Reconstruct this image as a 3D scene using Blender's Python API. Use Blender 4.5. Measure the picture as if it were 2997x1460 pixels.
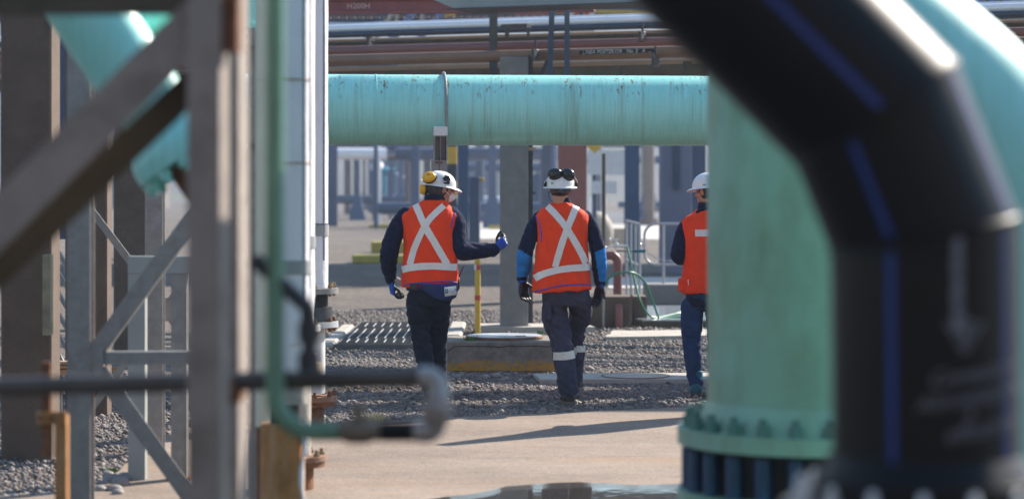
import bpy, bmesh, math, random
import numpy as np
from mathutils import Vector, Matrix, noise
from mathutils.bvhtree import BVHTree

# ------------------------------------------------------------------ camera, sky, sun, exposure
SC = bpy.context.scene
COL = SC.collection
for o in list(bpy.data.objects):
    bpy.data.objects.remove(o)
R = math.radians
FPX, CX, HY, HC = 7000.0, 1498.5, 540.0, 1.74      # focal length in photo pixels, centre column, horizon row, eye height
cam_d = bpy.data.cameras.new('camera')
cam_d.sensor_width = 36.0
cam_d.lens = 36.0 * FPX / 2997.0
cam_d.shift_y = -(730.0 - HY) / 2997.0
cam_d.clip_start, cam_d.clip_end = 0.1, 4000
cam_d.dof.use_dof = True
cam_d.dof.focus_distance = 19.6
cam_d.dof.aperture_fstop = 1.9
cam = bpy.data.objects.new('camera', cam_d)
cam.location = (0, 0, HC)
cam.rotation_euler = (R(90), 0, 0)
COL.objects.link(cam)
SC.camera = cam

SUN_EL, SUN_AZ = 34.0, 45.0                         # azimuth measured from +Y towards +X
W = bpy.data.worlds.new('World')
SC.world = W
W.use_nodes = True
nt = W.node_tree
sky = nt.nodes.new('ShaderNodeTexSky')
sky.sky_type = 'NISHITA'
sky.sun_disc = False
sky.sun_elevation = R(SUN_EL)
sky.sun_rotation = R(SUN_AZ)
sky.air_density = 1.4
sky.dust_density = 0.2
sky.ozone_density = 4.0
nt.links.new(sky.outputs[0], nt.nodes['Background'].inputs[0])
nt.nodes['Background'].inputs[1].default_value = 0.092
sd = bpy.data.lights.new('sun', 'SUN')
sd.energy = 5.0
sd.angle = R(0.5)
sd.color = (1.0, 0.91, 0.8)
sun = bpy.data.objects.new('sun', sd)
sdir = Vector((math.sin(R(SUN_AZ)) * math.cos(R(SUN_EL)), math.cos(R(SUN_AZ)) * math.cos(R(SUN_EL)), math.sin(R(SUN_EL))))
sun.rotation_euler = sdir.to_track_quat('Z', 'Y').to_euler()
sun.location = (20, 30, 30)
COL.objects.link(sun)
SC.view_settings.view_transform = 'Standard'
SC.view_settings.look = 'None'
SC.view_settings.exposure = 1.15
SC.view_settings.gamma = 1.0
SC.view_settings.use_curve_mapping = False
SC.cycles.use_denoising = True
SC.cycles.max_bounces = 8
SC.cycles.volume_bounces = 0
SC.cycles.caustics_reflective = False
SC.cycles.caustics_refractive = False
SC.cycles.sample_clamp_indirect = 6.0

# ------------------------------------------------------------------ helpers
def P(px, py, d):
    return Vector(((px - CX) * d / FPX, d, HC - (py - HY) * d / FPX))
def gx(px, d): return (px - CX) * d / FPX
def gz(py, d): return HC - (py - HY) * d / FPX
def gd(py): return FPX * HC / (py - HY)

class MB:
    def __init__(s): s.v = []; s.f = []; s.m = []; s.cur = 0
    def add(s, vs, fs):
        b = len(s.v)
        s.v.extend([tuple(v) for v in vs])
        for f in fs:
            s.f.append(tuple(i + b for i in f)); s.m.append(s.cur)
        return s
    def box(s, c, size, rz=0.0, mat=None, bev=0.0):
        hx, hy, hz = size[0] / 2, size[1] / 2, size[2] / 2
        M = mat if mat is not None else Matrix.Rotation(rz, 3, 'Z')
        c = Vector(c)
        if bev > 0:
            b = min(bev, hx * .9, hy * .9, hz * .9)
            bm = bmesh.new()
            bmesh.ops.create_cube(bm, size=1)
            for v in bm.verts: v.co = Vector((v.co.x * hx * 2, v.co.y * hy * 2, v.co.z * hz * 2))
            bmesh.ops.bevel(bm, geom=bm.edges[:], offset=b, segments=1, affect='EDGES')
            bm.verts.index_update()
            s.add([c + M @ v.co for v in bm.verts], [[v.index for v in f.verts] for f in bm.faces])
            bm.free()
            return s
        vs = [c + M @ Vector((x, y, z)) for z in (-hz, hz) for y in (-hy, hy) for x in (-hx, hx)]
        return s.add(vs, [(0, 2, 3, 1), (4, 5, 7, 6), (0, 1, 5, 4), (2, 6, 7, 3), (0, 4, 6, 2), (1, 3, 7, 5)])
    def bb(s, x0, x1, y0, y1, z0, z1, bev=0.0):
        return s.box(((x0 + x1) / 2, (y0 + y1) / 2, (z0 + z1) / 2), (x1 - x0, y1 - y0, z1 - z0), bev=bev)
    def tube(s, pts, r, n=20, caps=True, sq=1.0, up=None):
        pts = [Vector(p) for p in pts]
        rr = r if isinstance(r, (list, tuple)) else [r] * len(pts)
        rings = []
        T = []
        for i in range(len(pts)):
            a = pts[max(i - 1, 0)]; b = pts[min(i + 1, len(pts) - 1)]
            T.append((b - a).normalized())
        u = Vector(up) if up is not None else (Vector((0, 0, 1)) if abs(T[0].z) < .9 else Vector((0, 1, 0)))
        N = (u - T[0] * u.dot(T[0])).normalized()
        for i in range(len(pts)):
            N = (N - T[i] * N.dot(T[i])).normalized()
            B = T[i].cross(N)
            ri = rr[i]
            ra, rb = (ri if isinstance(ri, (list, tuple)) else (ri, ri * sq))
            k = 1.0
            rings.append([pts[i] + (N * math.cos(t) * ra + B * math.sin(t) * rb) * k for t in (2 * math.pi * j / n for j in range(n))])
        vs = [v for g in rings for v in g]
        fs = []
        for i in range(len(pts) - 1):
            for j in range(n):
                a, b = i * n + j, i * n + (j + 1) % n
                fs.append((a, b, b + n, a + n))
        if caps:
            fs.append(tuple(reversed(range(n))))
            fs.append(tuple(range((len(pts) - 1) * n, len(pts) * n)))
        return s.add(vs, fs)
    def cyl(s, p0, p1, r, n=20, r2=None, caps=True):
        return s.tube([p0, p1], [r, r if r2 is None else r2], n, caps)
    def ell(s, c, rad, M=None, nu=16, nv=12):
        c = Vector(c); M = M or Matrix.Identity(3)
        vs = [c + M @ Vector((0, 0, rad[2]))]
        for i in range(1, nv):
            t = math.pi * i / nv
            for j in range(nu):
                p = 2 * math.pi * j / nu
                vs.append(c + M @ Vector((rad[0] * math.sin(t) * math.cos(p), rad[1] * math.sin(t) * math.sin(p), rad[2] * math.cos(t))))
        vs.append(c + M @ Vector((0, 0, -rad[2])))
        fs = [(0, 1 + j, 1 + (j + 1) % nu) for j in range(nu)]
        for i in range(nv - 2):
            for j in range(nu):
                a, b = 1 + i * nu + j, 1 + i * nu + (j + 1) % nu
                fs.append((a, a + nu, b + nu, b))
        L = len(vs) - 1; b0 = 1 + (nv - 2) * nu
        fs += [(b0 + j, L, b0 + (j + 1) % nu) for j in range(nu)]
        return s.add(vs, fs)
    def rings(s, rs, caps=True, closed=True):
        n = len(rs[0]); vs = [v for g in rs for v in g]; fs = []
        for i in range(len(rs) - 1):
            for j in range(n if closed else n - 1):
                a, b = i * n + j, i * n + (j + 1) % n
                fs.append((a, b, b + n, a + n))
        if caps:
            fs.append(tuple(reversed(range(n)))); fs.append(tuple(range((len(rs) - 1) * n, len(rs) * n)))
        return s.add(vs, fs)
    def prism(s, poly, y0, y1):                    # polygon in (x,z) swept along y
        n = len(poly)
        vs = [(x, y0, z) for x, z in poly] + [(x, y1, z) for x, z in poly]
        fs = [tuple(range(n)), tuple(reversed(range(n, 2 * n)))]
        fs += [(i, i + n, (i + 1) % n + n, (i + 1) % n) for i in range(n)]
        return s.add(vs, fs)
    def flat(s, poly, z0, z1):                     # polygon in (x,y) with thickness
        n = len(poly)
        vs = [(x, y, z0) for x, y in poly] + [(x, y, z1) for x, y in poly]
        fs = [tuple(reversed(range(n))), tuple(range(n, 2 * n))]
        fs += [(i, (i + 1) % n, (i + 1) % n + n, i + n) for i in range(n)]
        return s.add(vs, fs)
    def mesh(s, name, org=(0, 0, 0), smooth=True, angle=35):
        me = bpy.data.meshes.new(name)
        o = Vector(org)
        me.from_pydata([(v[0] - o.x, v[1] - o.y, v[2] - o.z) for v in s.v], [], s.f)
        if any(s.m): me.polygons.foreach_set('material_index', s.m)
        me.update()
        bm = bmesh.new(); bm.from_mesh(me); bmesh.ops.recalc_face_normals(bm, faces=bm.faces[:]); bm.to_mesh(me); bm.free()
        if smooth:
            me.polygons.foreach_set('use_smooth', [True] * len(me.polygons))
            if angle: me.set_sharp_from_angle(angle=R(angle))
        return me

ORG = {}
def tag(o, label=None, cat=None, group=None, kind=None):
    if label: o['label'] = label
    if cat: o['category'] = cat
    if group: o['group'] = group
    if kind: o['kind'] = kind
    return o
def thing(name, label, cat, loc, group=None):
    o = bpy.data.objects.new(name, None)
    o.empty_display_size = 0.2
    o.location = loc
    COL.objects.link(o)
    ORG[o.name] = Vector(loc)
    return tag(o, label, cat, group)
def setm(me, m):
    if len(me.materials): me.materials.clear()
    for x in (m if isinstance(m, (list, tuple)) else [m]): me.materials.append(x)
def part(name, mb, m, parent, label=None, smooth=True, angle=35):
    org = ORG[parent.name]
    me = mb.mesh(name, org, smooth, angle) if isinstance(mb, MB) else mb
    setm(me, m)
    o = bpy.data.objects.new(name, me)
    o.parent = parent
    COL.objects.link(o)
    ORG[o.name] = org
    if label: o['label'] = label
    return o
def solo(name, mb, m, label=None, cat=None, group=None, kind=None, smooth=True, angle=35, org=None):
    xs = [v[0] for v in mb.v]; ys = [v[1] for v in mb.v]; zs = [v[2] for v in mb.v]
    if org is None: org = ((min(xs) + max(xs)) / 2, (min(ys) + max(ys)) / 2, min(zs))
    me = mb.mesh(name, org, smooth, angle); setm(me, m)
    o = bpy.data.objects.new(name, me); o.location = org
    COL.objects.link(o); ORG[o.name] = Vector(org)
    return tag(o, label, cat, group, kind)
def share(name, me, parent, world_loc, rot=None):
    o = bpy.data.objects.new(name, me)
    o.parent = parent
    o.location = Vector(world_loc) - ORG[parent.name]
    if rot is not None: o.rotation_euler = rot
    COL.objects.link(o)
    ORG[o.name] = ORG[parent.name]
    return o
def catmull(pts, k=6):
    pts = [Vector(p) for p in pts]
    out = []
    for i in range(len(pts) - 1):
        p0, p1, p2, p3 = pts[max(i - 1, 0)], pts[i], pts[i + 1], pts[min(i + 2, len(pts) - 1)]
        for j in range(k):
            t = j / k
            out.append(0.5 * ((2 * p1) + (p2 - p0) * t + (2 * p0 - 5 * p1 + 4 * p2 - p3) * t * t + (3 * p1 - p0 - 3 * p2 + p3) * t ** 3))
    out.append(pts[-1])
    return out
def lerp_list(vals, k=6):
    out = []
    for i in range(len(vals) - 1):
        for j in range(k):
            t = j / k; t = t * t * (3 - 2 * t)
            out.append(vals[i] * (1 - t) + vals[i + 1] * t)
    out.append(vals[-1])
    return out
def arc_elbow(p, a, b, rad, k=10):                 # corner p between directions a (incoming) and b (outgoing)
    a = Vector(a).normalized(); b = Vector(b).normalized(); p = Vector(p)
    ang = a.angle(b); t = rad * math.tan(ang / 2)
    s = p - a * t
    n = (b - a * a.dot(b)).normalized()
    c = s + n * rad
    return [c + (-n * math.cos(ang * i / k) + a * math.sin(ang * i / k)) * rad for i in range(k + 1)]
def remesh(mb, voxel, sm=3, disp=None, name='m', org=(0, 0, 0)):
    me = mb.mesh('tmp', smooth=False)
    ob = bpy.data.objects.new('tmp', me); COL.objects.link(ob)
    r = ob.modifiers.new('r', 'REMESH'); r.mode = 'VOXEL'; r.voxel_size = voxel; r.use_smooth_shade = True
    if sm:
        q = ob.modifiers.new('s', 'SMOOTH'); q.iterations = sm; q.factor = .5
    dg = bpy.context.evaluated_depsgraph_get()
    res = bpy.data.meshes.new_from_object(ob.evaluated_get(dg))
    bpy.data.objects.remove(ob); bpy.data.meshes.remove(me)
    res.name = name
    if disp:
        vs = res.vertices
        nrm = [v.normal.copy() for v in vs]
        for v, n_ in zip(vs, nrm):
            v.co = v.co + n_ * disp(v.co)
    o = Vector(org)
    if o.length > 0:
        for v in res.vertices: v.co -= o
    res.polygons.foreach_set('use_smooth', [True] * len(res.polygons))
    res.update()
    return res

# ------------------------------------------------------------------ materials
def base_nodes(name):
    m = bpy.data.materials.new(name); m.use_nodes = True
    t = m.node_tree; b = t.nodes['Principled BSDF']
    return m, t, b
def nz(t, scale, detail=4, rough=.6, coord=None, stretch=None, kind='Object', seed=0):
    tc = t.nodes.new('ShaderNodeTexCoord') if kind != 'World' else t.nodes.new('ShaderNodeNewGeometry')
    out = tc.outputs[kind] if kind != 'World' else tc.outputs['Position']
    mp = t.nodes.new('ShaderNodeMapping'); t.links.new(out, mp.inputs[0])
    mp.inputs[1].default_value = (seed * 3.7, seed * 1.3, seed * 2.1)
    if stretch: mp.inputs[3].default_value = stretch
    n = t.nodes.new('ShaderNodeTexNoise'); n.inputs['Scale'].default_value = scale
    n.inputs['Detail'].default_value = detail; n.inputs['Roughness'].default_value = rough
    t.links.new(mp.outputs[0], n.inputs['Vector'])
    return n.outputs['Fac'] if 'Fac' in n.outputs else n.outputs[0]
def ramp(t, src, a, b, ca=(0, 0, 0, 1), cb=(1, 1, 1, 1)):
    r = t.nodes.new('ShaderNodeValToRGB'); e = r.color_ramp.elements
    e[0].position, e[1].position = a, b; e[0].color, e[1].color = ca, cb
    t.links.new(src, r.inputs[0]); return r.outputs[0]
def mixc(t, fac, a, b, mode='MIX'):
    n = t.nodes.new('ShaderNodeMix'); n.data_type = 'RGBA'; n.blend_type = mode
    for sock, val in ((n.inputs[0], fac), (n.inputs[6], a), (n.inputs[7], b)):
        if hasattr(val, 'is_linked') or hasattr(val, 'node'): t.links.new(val, sock)
        elif isinstance(val, (int, float)): sock.default_value = val
        else: sock.default_value = (*val[:3], 1)
    return n.outputs[2]
def math_(t, op, a, b=0.0):
    n = t.nodes.new('ShaderNodeMath'); n.operation = op
    for i, v in enumerate((a, b)):
        if isinstance(v, (int, float)): n.inputs[i].default_value = v
        else: t.links.new(v, n.inputs[i])
    return n.outputs[0]
def mat(name, col, rough=.6, metal=0.0, var=.18, scale=6, bump=0.0, bscale=80, col2=None, th=(.55, .68), s2=5, stretch=None, st2=None, spec=.5, rvar=0.0, kind='Object', coat=0.0, sheen=0.0):
    m, t, b = base_nodes(name)
    n = nz(t, scale, 5, .62, stretch=stretch, kind=kind)
    lo = tuple(c * (1 - var) for c in col); hi = tuple(min(1, c * (1 + var)) for c in col)
    c = ramp(t, n, .3, .7, (*lo, 1), (*hi, 1))
    if col2 is not None:
        k = ramp(t, nz(t, s2, 6, .65, stretch=st2, kind=kind, seed=3), th[0], th[1])
        c = mixc(t, k, c, col2)
    t.links.new(c, b.inputs['Base Color'])
    b.inputs['Roughness'].default_value = rough; b.inputs['Metallic'].default_value = metal
    b.inputs['Specular IOR Level'].default_value = spec
    if coat: b.inputs['Coat Weight'].default_value = coat
    if sheen: b.inputs['Sheen Weight'].default_value = sheen
    if rvar:
        rr = ramp(t, nz(t, scale * 1.7, 4, .6, kind=kind, seed=5), .3, .7, (max(0, rough - rvar),) * 3 + (1,), (min(1, rough + rvar),) * 3 + (1,))
        t.links.new(rr, b.inputs['Roughness'])
    if bump:
        bn = t.nodes.new('ShaderNodeBump'); bn.inputs['Strength'].default_value = bump; bn.inputs['Distance'].default_value = .01
        t.links.new(nz(t, bscale, 4, .6, kind=kind, seed=8, stretch=st2 if col2 is None else None), bn.inputs['Height']); t.links.new(bn.outputs[0], b.inputs['Normal'])
    return m

M = {}
M['concrete_col'] = mat('concrete_column', (.125, .088, .066), .85, var=.16, scale=5, bump=.5, bscale=55, col2=(.095, .068, .052), s2=3)
M['concrete_grey'] = mat('concrete_grey', (.22, .21, .205), .85, var=.14, scale=6, bump=.4, bscale=60, col2=(.2, .19, .18), s2=4)
M['concrete_pale'] = mat('concrete_pale', (.42, .38, .33), .85, var=.15, scale=7, bump=.4, bscale=60, col2=(.33, .3, .27), s2=5)
M['galv'] = mat('galvanised_steel', (.27, .26, .25), .5, .15, var=.16, scale=16, col2=(.23, .21, .195), s2=9, rvar=.12)
M['galv_bright'] = mat('bright_galvanised', (.66, .67, .69), .35, .3, var=.1, scale=12, rvar=.1)
M['steel_grey'] = mat('weathered_grey_steel', (.34, .285, .25), .6, .15, var=.14, scale=7, col2=(.2, .16, .13), s2=7, th=(.5, .75), rvar=.12, bump=.3, bscale=40)
M['steel_brown'] = mat('grimy_brown_steel', (.09, .075, .05), .6, .2, var=.2, scale=6, col2=(.06, .05, .04), s2=6)
M['steel_dark'] = mat('dark_steel', (.06, .062, .07), .5, .4, var=.25, scale=9)
M['steel_blue'] = mat('blue_grey_steel', (.06, .085, .14), .55, .2, var=.15, scale=4)
M['rust'] = mat('rusty_iron', (.2, .085, .04), .85, .1, var=.35, scale=18, bump=.5, bscale=70, col2=(.32, .15, .07), s2=12)
M['rust_orange'] = mat('orange_rust', (.42, .19, .06), .8, .05, var=.3, scale=6, bump=.3, bscale=50, col2=(.55, .38, .22), s2=4, st2=(2, 2, .35), th=(.5, .7))
M['grate'] = mat('dull_grating_steel', (.13, .125, .12), .55, .2, var=.2, scale=14)
M['line_dark'] = mat('dark_brown_pipe', (.1, .088, .078), .5, .2, var=.25, scale=9)
M['bolt'] = mat('zinc_bolt', (.3, .22, .13), .5, .6, var=.3, scale=30)
M['black_rubber'] = mat('black_rubber', (.02, .02, .022), .6, var=.3, scale=12)
M['hdpe'] = mat('black_polyethylene', (.005, .005, .006), .42, var=.25, scale=3, spec=.24, rvar=.08)
M['hdpe_blue'] = mat('blue_stripe', (.009, .042, .23), .5, var=.1, scale=5)
M['chalk'] = mat('chalk_writing', (.2, .2, .225), .9, var=.3, scale=60)
M['green_small'] = mat('green_painted_pipe', (.19, .37, .25), .4, var=.12, scale=9, col2=(.14, .27, .18), s2=6)
M['white_clad'] = mat('white_canvas_cladding', (.82, .8, .82), .8, var=.07, scale=3, bump=.5, bscale=22, col2=(.6, .42, .3), s2=3, st2=(1.5, 1.5, 5), th=(.68, .76))
M['seam'] = mat('grey_stitched_seam', (.3, .31, .36), .8, var=.3, scale=40)
M['yellow'] = mat('yellow_paint', (.62, .38, .04), .5, var=.12, scale=5, col2=(.45, .3, .08), s2=7)
M['yellow_dull'] = mat('dull_yellow_paint', (.42, .33, .06), .7, var=.15, scale=3)
M['red'] = mat('red_paint', (.5, .05, .04), .5, var=.1)
M['white'] = mat('white_paint', (.75, .75, .74), .45, var=.05)
M['maroon'] = mat('maroon_paint', (.23, .085, .08), .45, var=.12, scale=5)
M['maroon_beam'] = mat('maroon_beam', (.2, .05, .05), .6, var=.15, scale=5)
M['red_column'] = mat('red_oxide_column', (.3, .12, .1), .6, var=.12, scale=4)
M['brown_pipe'] = mat('brown_insulated_pipe', (.21, .12, .075), .55, var=.15, scale=3, col2=(.14, .07, .04), s2=7, th=(.66, .72))
M['mauve_pipe'] = mat('mauve_red_pipe', (.17, .075, .07), .5, var=.1, scale=3)
M['tan'] = mat('tan_steel', (.36, .26, .18), .6, var=.1, scale=4)
M['panel_grey'] = mat('pale_grey_panel', (.32, .33, .32), .6, var=.08, scale=3)
M['navy'] = mat('navy_fleece', (.011, .015, .042), .95, var=.25, scale=25, bump=.5, bscale=70, spec=.12, sheen=.06)
M['vest'] = mat('orange_red_vest', (.85, .06, .012), .75, var=.11, scale=5, bump=.6, bscale=28, spec=.2)
M['tape'] = mat('silver_reflective_tape', (.72, .7, .66), .5, .0, var=.06, scale=30)
M['blue_trim'] = mat('blue_binding', (.02, .07, .42), .7, var=.1)
M['cyan_sleeve'] = mat('bright_blue_sleeve', (.015, .2, .58), .85, var=.14, scale=12, bump=.3, bscale=120)
M['work_trousers'] = mat('slate_work_trousers', (.05, .05, .085), .85, spec=.2, var=.2, scale=7, bump=.6, bscale=30)
M['black_jeans'] = mat('black_jeans', (.013, .017, .032), .85, spec=.2, var=.25, scale=8, bump=.6, bscale=32)
M['blue_jeans'] = mat('blue_denim', (.018, .05, .13), .85, spec=.2, var=.22, scale=10, bump=.3, bscale=140)
M['skin'] = mat('skin', (.46, .23, .15), .5, var=.1, scale=14)
M['hair'] = mat('dark_greying_hair', (.035, .033, .034), .6, var=.6, scale=45, stretch=(1, 1, .35), bump=.6, bscale=90)
M['hair_black'] = mat('black_hair', (.014, .012, .012), .5, var=.4, scale=45, bump=.5, bscale=90)
M['helmet'] = mat('white_helmet_plastic', (.76, .76, .75), .3, var=.05, scale=6, spec=.5, col2=(.6, .57, .5), s2=9, th=(.62, .74))
M['muff_yellow'] = mat('yellow_muff_plastic', (.72, .4, .015), .35, var=.06)
M['muff_black'] = mat('black_muff_plastic', (.01, .012, .012), .22, var=.1)
M['mask'] = mat('white_mask', (.78, .76, .78), .8, var=.04)
M['glove_blue'] = mat('blue_knit_glove', (.02, .1, .5), .8, var=.12, scale=30, bump=.3, bscale=150)
M['glove_black'] = mat('black_coated_glove', (.008, .009, .012), .3, var=.2, scale=20)
M['pouch'] = mat('navy_pouch', (.015, .03, .12), .8, var=.15, scale=12, bump=.2, bscale=90)
M['boot'] = mat('dark_leather_boot', (.02, .018, .016), .5, var=.3, scale=12)
M['sneaker'] = mat('teal_sneaker', (.02, .13, .19), .7, var=.2, scale=12)
M['sole'] = mat('rubber_sole', (.12, .1, .085), .8, var=.2)
M['hose'] = mat('green_hose', (.01, .17, .09), .35, var=.1)
M['chain'] = mat('chain_steel', (.5, .5, .52), .3, .8, var=.1)
M['grey_box'] = mat('grey_cabinet', (.07, .09, .15), .6, var=.1)
M['far_white'] = mat('far_white_panel', (.75, .76, .8), .6, var=.06)
M['green_mark'] = mat('green_emblem', (.05, .4, .25), .5, var=.05)
M['ink_blue'] = mat('dark_blue_print', (.02, .05, .2), .6, var=.05)
M['ink_green'] = mat('green_print', (.1, .4, .08), .6, var=.05)
M['ink_black'] = mat('black_print', (.015, .015, .015), .7, var=.05)
M['ink_white'] = mat('white_print', (.7, .7, .68), .7, var=.05)
M['ink_brown'] = mat('pale_brown_print', (.42, .3, .27), .7, var=.2, scale=30)
M['clear'] = mat('clear_plastic', (.6, .66, .72), .12, var=.3, scale=40, spec=.8)
M['weed'] = mat('green_weed', (.08, .17, .03), .7, var=.3)
M['dry_grass'] = mat('dry_grass', (.5, .4, .22), .8, var=.3)

def teal_material(name, streaks):
    m, t, b = base_nodes(name)
    n = nz(t, 2.2, 5, .6)
    c = ramp(t, n, .3, .7, (.33, .77, .7, 1), (.39, .84, .76, 1))
    fine = ramp(t, nz(t, 60, 3, .7, stretch=(1, .15, .03), seed=2), .35, .75, (1, 1, 1, 1), (.82, .87, .8, 1))
    c = mixc(t, 1.0, c, fine, 'MULTIPLY')
    if streaks:
        tc = t.nodes.new('ShaderNodeTexCoord'); sx = t.nodes.new('ShaderNodeSeparateXYZ'); t.links.new(tc.outputs['Object'], sx.inputs[0])
        up = ramp(t, sx.outputs['Z'], .02, .2)                         # streaks start on the crown of the pipe and thin out downwards
        wide = ramp(t, nz(t, 3.0, 3, .6, stretch=(1, .1, .12), seed=4), .41, .53)
        spots = ramp(t, nz(t, 34, 5, .7, stretch=(1, .5, .2), seed=7), .565, .63)
        k = math_(t, 'MULTIPLY', math_(t, 'MULTIPLY', spots, up), wide)
        drip = math_(t, 'MULTIPLY', ramp(t, nz(t, 26, 3, .6, stretch=(1, .05, .05), seed=6), .52, .68), math_(t, 'MULTIPLY', wide, .5))
        c = mixc(t, math_(t, 'MULTIPLY', drip, .75), c, (.2, .22, .1))
        c = mixc(t, k, c, (.24, .12, .035))
    t.links.new(c, b.inputs['Base Color'])
    b.inputs['Roughness'].default_value = .38
    b.inputs['Specular IOR Level'].default_value = .5
    bn = t.nodes.new('ShaderNodeBump'); bn.inputs['Strength'].default_value = .12; bn.inputs['Distance'].default_value = .01
    t.links.new(nz(t, 14, 3, .6, seed=9), bn.inputs['Height']); t.links.new(bn.outputs[0], b.inputs['Normal'])
    return m
M['teal'] = teal_material('teal_pipe_paint', False)
M['teal_rusty'] = teal_material('teal_pipe_paint_rust_streaked', True)
M['sea_green'] = mat('sea_green_pipe_paint', (.25, .42, .32), .5, var=.14, scale=2.5, col2=(.17, .24, .13), s2=3.5, st2=(1.6, 1.6, .7), th=(.45, .8), rvar=.15, bump=.15, bscale=20)

# ------------------------------------------------------------------ ground
rnd = random.Random(11)
def gravel_material():
    m, t, b = base_nodes('gravel')
    ge = t.nodes.new('ShaderNodeNewGeometry')
    vo = t.nodes.new('ShaderNodeTexVoronoi'); vo.inputs['Scale'].default_value = 58
    t.links.new(ge.outputs['Position'], vo.inputs['Vector'])
    hs = t.nodes.new('ShaderNodeSeparateColor'); t.links.new(vo.outputs['Color'], hs.inputs[0])
    c = ramp(t, hs.outputs[0], 0, 1, (.1, .085, .075, 1), (.3, .26, .23, 1))
    big = ramp(t, nz(t, .35, 5, .6, kind='World'), .35, .7, (.8, .78, .76, 1), (1.15, 1.1, 1.02, 1))
    c = mixc(t, 1.0, c, big, 'MULTIPLY')
    c = mixc(t, 1.0, c, ramp(t, nz(t, 5, 6, .75, kind='World', seed=6), .35, .65, (.55, .54, .53, 1), (1.25, 1.22, 1.18, 1)), 'MULTIPLY')
    t.links.new(c, b.inputs['Base Color']); b.inputs['Roughness'].default_value = .9
    bn = t.nodes.new('ShaderNodeBump'); bn.inputs['Strength'].default_value = 1.0; bn.inputs['Distance'].default_value = .03; bn.invert = True
    t.links.new(vo.outputs['Distance'], bn.inputs['Height']); t.links.new(bn.outputs[0], b.inputs['Normal'])
    return m
M['gravel'] = gravel_material()
def stone_material(name, lo, hi):
    m, t, b = base_nodes(name)
    ge = t.nodes.new('ShaderNodeNewGeometry')
    r = t.nodes.new('ShaderNodeValToRGB'); e = r.color_ramp.elements
    e[0].color, e[1].color = (*lo, 1), (*hi, 1)
    for p, c in ((.25, (.2, .17, .155)), (.45, (.27, .245, .23)), (.6, (.21, .2, .21)), (.8, (.33, .27, .235))):
        x = e.new(p); x.color = (*c, 1)
    t.links.new(ge.outputs['Random Per Island'], r.inputs[0])
    c_ = mixc(t, .25, r.outputs[0], ramp(t, nz(t, 70, 3), .3, .7), 'OVERLAY')
    c_ = mixc(t, .9, c_, ramp(t, nz(t, 1.6, 5, .65, kind='World', seed=4), .32, .68, (.5, .46, .43, 1), (1.0, .96, .92, 1)), 'MULTIPLY')
    t.links.new(c_, b.inputs['Base Color'])
    b.inputs['Roughness'].default_value = .75
    return m
M['stones'] = stone_material('loose_gravel_stones', (.13, .12, .115), (.42, .38, .35))
M['hill'] = mat('dry_hillside', (.085, .08, .08), .95, var=.3, scale=.02, kind='World', col2=(.09, .1, .045), s2=.05, th=(.5, .62))
M['earth'] = M['gravel']

def terrain():
    xs = np.concatenate([np.linspace(-900, -60, 36), np.linspace(-50, 50, 41), np.linspace(60, 900, 36)])
    ys = np.concatenate([np.linspace(-60, 60, 25), np.linspace(70, 240, 18), np.linspace(260, 1000, 38)])
    mb = MB(); vs = []; fs = []
    for y in ys:
        for x in xs:
            z = 0.0
            if y > 250:
                k = min(1, (y - 250) / 330); k = k * k * (3 - 2 * k)
                z = k * (43 + 8 * noise.noise(Vector((x * .006, y * .006, 3))) + 5 * noise.noise(Vector((x * .03, y * .03, 1))))
            vs.append((x, y, z))
    n = len(xs)
    for i in range(len(ys) - 1):
        for j in range(n - 1):
            fs.append((i * n + j, i * n + j + 1, (i + 1) * n + j + 1, (i + 1) * n + j))
    mb.add(vs, fs)
    mb.m = [1 if ys[k // (n - 1)] >= 240 else 0 for k in range(len(fs))]
    solo('ground', mb, [M['gravel'], M['hill']], kind='structure', label='gravel ground running out to a dry hillside', org=(0, 0, 0), angle=None)
terrain()

def jitter_poly(poly, step=.18, amp=.03, seed=0):
    out = []
    for i, a in enumerate(poly):
        b = poly[(i + 1) % len(poly)]
        L = math.hypot(b[0] - a[0], b[1] - a[1]); k = max(1, int(L / step)) if L < 12 else 1
        for j in range(k):
            t = j / k; x = a[0] + (b[0] - a[0]) * t; y = a[1] + (b[1] - a[1]) * t
            out.append((x + amp * noise.noise(Vector((x * 3, y * 3, seed))), y + amp * 2 * noise.noise(Vector((x * 3, y * 3, seed + 9)))))
    return out
def road_material():
    m, t, b = base_nodes('worn_beige_concrete')
    n1 = nz(t, .9, 6, .65, kind='World', stretch=(.6, 1.3, 1)); n2 = nz(t, 9, 5, .7, kind='World', seed=2); n3 = nz(t, 55, 3, .75, kind='World', seed=3)
    c = ramp(t, n1, .3, .72, (.2, .145, .11, 1), (.34, .257, .203, 1))
    c = mixc(t, .8, c, ramp(t, n2, .3, .75, (.7, .76, .74, 1), (1.1, 1.08, 1.05, 1)), 'MULTIPLY')
    c = mixc(t, .85, c, ramp(t, n3, .35, .65, (.55, .55, .56, 1), (1.35, 1.33, 1.3, 1)), 'MULTIPLY')
    stain = ramp(t, nz(t, .8, 4, .6, kind='World', stretch=(.35, 2.2, 1), seed=5), .54, .7)
    c = mixc(t, math_(t, 'MULTIPLY', stain, .55), c, (.3, .18, .09))
    blot = ramp(t, nz(t, 2.6, 5, .7, kind='World', stretch=(.7, 1.5, 1), seed=11), .6, .74)
    c = mixc(t, math_(t, 'MULTIPLY', blot, .45), c, (.16, .13, .11))
    t.links.new(c, b.inputs['Base Color']); b.inputs['Roughness'].default_value = .85
    bn = t.nodes.new('ShaderNodeBump'); bn.inputs['Strength'].default_value = .6; bn.inputs['Distance'].default_value = .008
    t.links.new(mixc(t, .5, n3, n2), bn.inputs['Height']); t.links.new(bn.outputs[0], b.inputs['Normal'])
    return m
M['road'] = road_material()
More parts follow.
